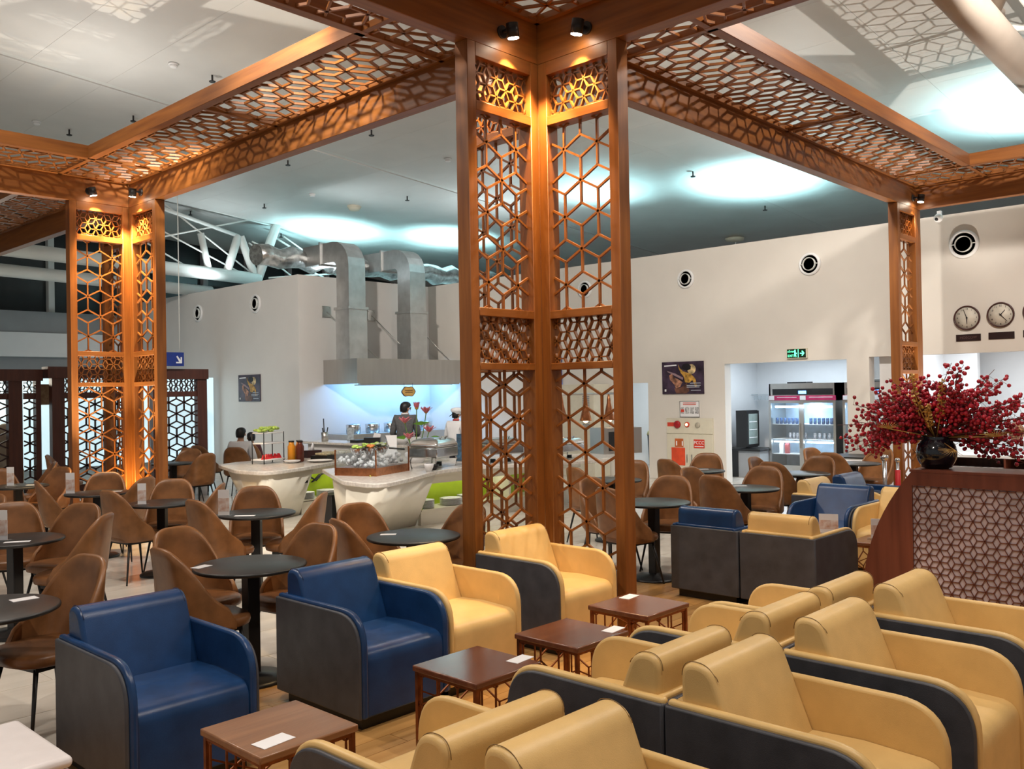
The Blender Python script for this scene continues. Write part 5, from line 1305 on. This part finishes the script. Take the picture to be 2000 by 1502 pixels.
# picture directions seen from the hall: right = (.685,-.728), toward viewer = (-.95,-.31)
RT_ = Vector((.31, -.95, 0)).normalized(); FW = Vector((.95, .31, 0)).normalized(); UPV = Vector((0, 0, 1))
nbr = 92
for i in range(nbr):
    ang = R(-14) + R(208)*((i*.618) % 1)
    depth = random.uniform(-1, 1)*.62
    ln = random.uniform(.44, .72)*(1.02 if abs(math.cos(ang)) > .5 else .96)
    if math.cos(ang) > .8: ln *= 1.12
    if i % 5 == 0: ln *= .72
    d = (RT_*math.cos(ang) + UPV*math.sin(ang)*.86 + FW*depth*.75)
    pts = []; sag = random.uniform(-.05, .10)
    for t in range(6):
        u = t/5; p = d*ln*u + UPV*(.04*math.sin(u*3) - sag*u*u) + RT_*.03*math.sin(u*5+i)
        pts.append(p)
    br = obj('branch', MB().path(pts, [.006-.0008*t for t in range(6)], 5), mtw, ba)
    be = MB(); tw = MB()
    for q in range(24 if i % 5 else 28):
        u = random.uniform(.30, 1.0); k_ = min(4, int(u*5)); f_ = u*5-k_
        b0 = pts[k_]*(1-f_) + pts[k_+1]*f_
        of = Vector((random.gauss(0, 1), random.gauss(0, 1), random.gauss(0, 1))).normalized()*random.uniform(.025, .075)
        p = b0 + of; be.ball(p, random.uniform(.0125, .0170), 8, 6); tw.tube(b0, p, .0016, 3)
    tag(obj('berries', be, mbr, br), kind='stuff'); tag(obj('twigs', tw, mtw, br), kind='stuff')
mgd = mat('gold_leaf', (.55, .34, .10), .35, .5, .2, 20)
for ax, az, ln in ((-.30, 1.0, .62), (.10, 1.0, .55), (-.16, .9, .34)):
    d = (RT_*ax + UPV*az - FW*.55).normalized(); pts = [d*ln*t/5 + RT_*ax*.12*math.sin(t*.6) for t in range(6)]
    g = obj('gold_sprig', MB().path(pts, .005, 5), mgd, ba)
    for q in range(18):
        u = .40+.60*q/18; s_ = 1 if q % 2 else -1
        p = d*ln*u + RT_*s_*.021*(1.15-.6*u) + RT_*ax*.12*math.sin(u*3)
        obj('leaf', MB().ball((0, 0, 0), .021*(1.2-.5*u), 8, 5, (1, 1, .28)), mgd, g, loc=tuple(p), rot=(random.uniform(.4, 1.4), random.uniform(-.6, .6), random.uniform(0, 6)))
for sx, z0, k_ in ((-.34, .10, 1), (.40, .04, 1), (.12, -.06, -1), (.62, .08, 1)):
    c0 = RT_*sx + UPV*z0 - FW*.22
    pf = obj('palm_fan', MB().tube((0, 0, .02), tuple(c0), .004, 5), mgd, ba)
    for q in range(12):
        a = R(-70+140*q/11) + (0 if k_ > 0 else -.6); e_ = c0 + (RT_*math.sin(a)*(1 if sx > 0 else -1) + UPV*math.cos(a)*.5*k_)*.11
        obj('blade', MB().tube(tuple(c0), tuple(e_), .0035, 4, .001), mgd, pf)

# ------------------------------------------------------------------ menu stands and paper slips
mph = mat('menu_photo', (.55, .30, .20), .5, 0, .5, 22, col2=(.80, .76, .74))
def menu(label, x, y, z, rz=-.80, h_=.215, w_=.075, photo=True):
    r = thing('menu_stand', label, 'menu stand', (x, y, z), rz, 'acrylic menu stands')
    obj('foot', MB().box(-w_*.7, w_*.7, -.045, .045, 0, .006), M_acr, r)
    c_ = obj('card', MB().box(-w_/2, w_/2, -.002, .002, .006, h_), M_paper, r)
    if photo: obj('photo', MB().box(-w_/2, w_/2, -.003, -.002, .04, h_*.68), mph, c_)
    return r
menu('menu stand with a food photo on the table before the cream buffet counter', 4.14, 7.50, .738, -.8, .235, .10)
menu('white menu stand on the round table at the left edge', 2.35, 7.60, .738, -.9, .235, .075)
menu('menu stand on the second-row table near the glowing pillar', 4.06, 8.98, .738, -.8, .215, .085)
menu('menu stand on the table right in front of the glowing pillar', 4.02, 10.72, .738, -.8, .24, .10)
menu('menu stand on the farthest left table', 3.92, 12.37, .738, -.8, .24, .09)
menu('menu card showing above the yellow-topped slate armchair', 8.10, 3.62, .45, -1.2, .18, .17)
menu('menu card standing in front of the yellow armchair by the counter', 8.06, 3.12, .45, -1.2, .18, .17)
def slip(label, x, y, z, rz, w_=.14, d_=.075):
    one('paper_slip', MB().box(-w_/2, w_/2, -d_/2, d_/2, 0, .0025), M_paper, label, 'paper', 'paper slips on the tables', loc=(x, y, z), rot=(0, 0, rz))
slip('white card with print on the light brown low table', 1.935, 3.145, .4505, .1, .15, .085)
slip('white card on the dark low table before the second blue armchair', 3.36, 3.14, .4505, .1)
slip('white card on the third low table', 4.12, 3.12, .4505, .1)
slip('white card on the low table nearest the pillar', 4.84, 3.53, .4505, .1)
slip('white slip on the menu-stand table', 4.25, 7.33, .7385, -.8, .18, .06)
slip('white slip on the round table at the left edge', 2.40, 7.44, .7385, -.5, .18, .06)
slip('white card on the round table cut by the left edge', 1.73, 5.27, .7385, 0, .13, .075)
slip('white card on the table left of the middle pillar', 4.36, 5.43, .7385, -.8, .12, .06)
slip('corner of a white slip on the table between the blue armchairs', 2.80, 5.36, .7385, .3, .12, .07)
slip('white slip on the table behind the slate-backed blue armchair', 8.90, 4.98, .7385, -.8, .16, .06)
slip('white slip on the table by the fire cabinet', 10.48, 6.42, .7385, -.8, .18, .07)
slip('white slip on the table before the glowing pillar', 4.45, 10.55, .7385, -.8, .16, .06)
slip('white slip on the far left table', 4.14, 12.25, .7385, -.8, .16, .06)
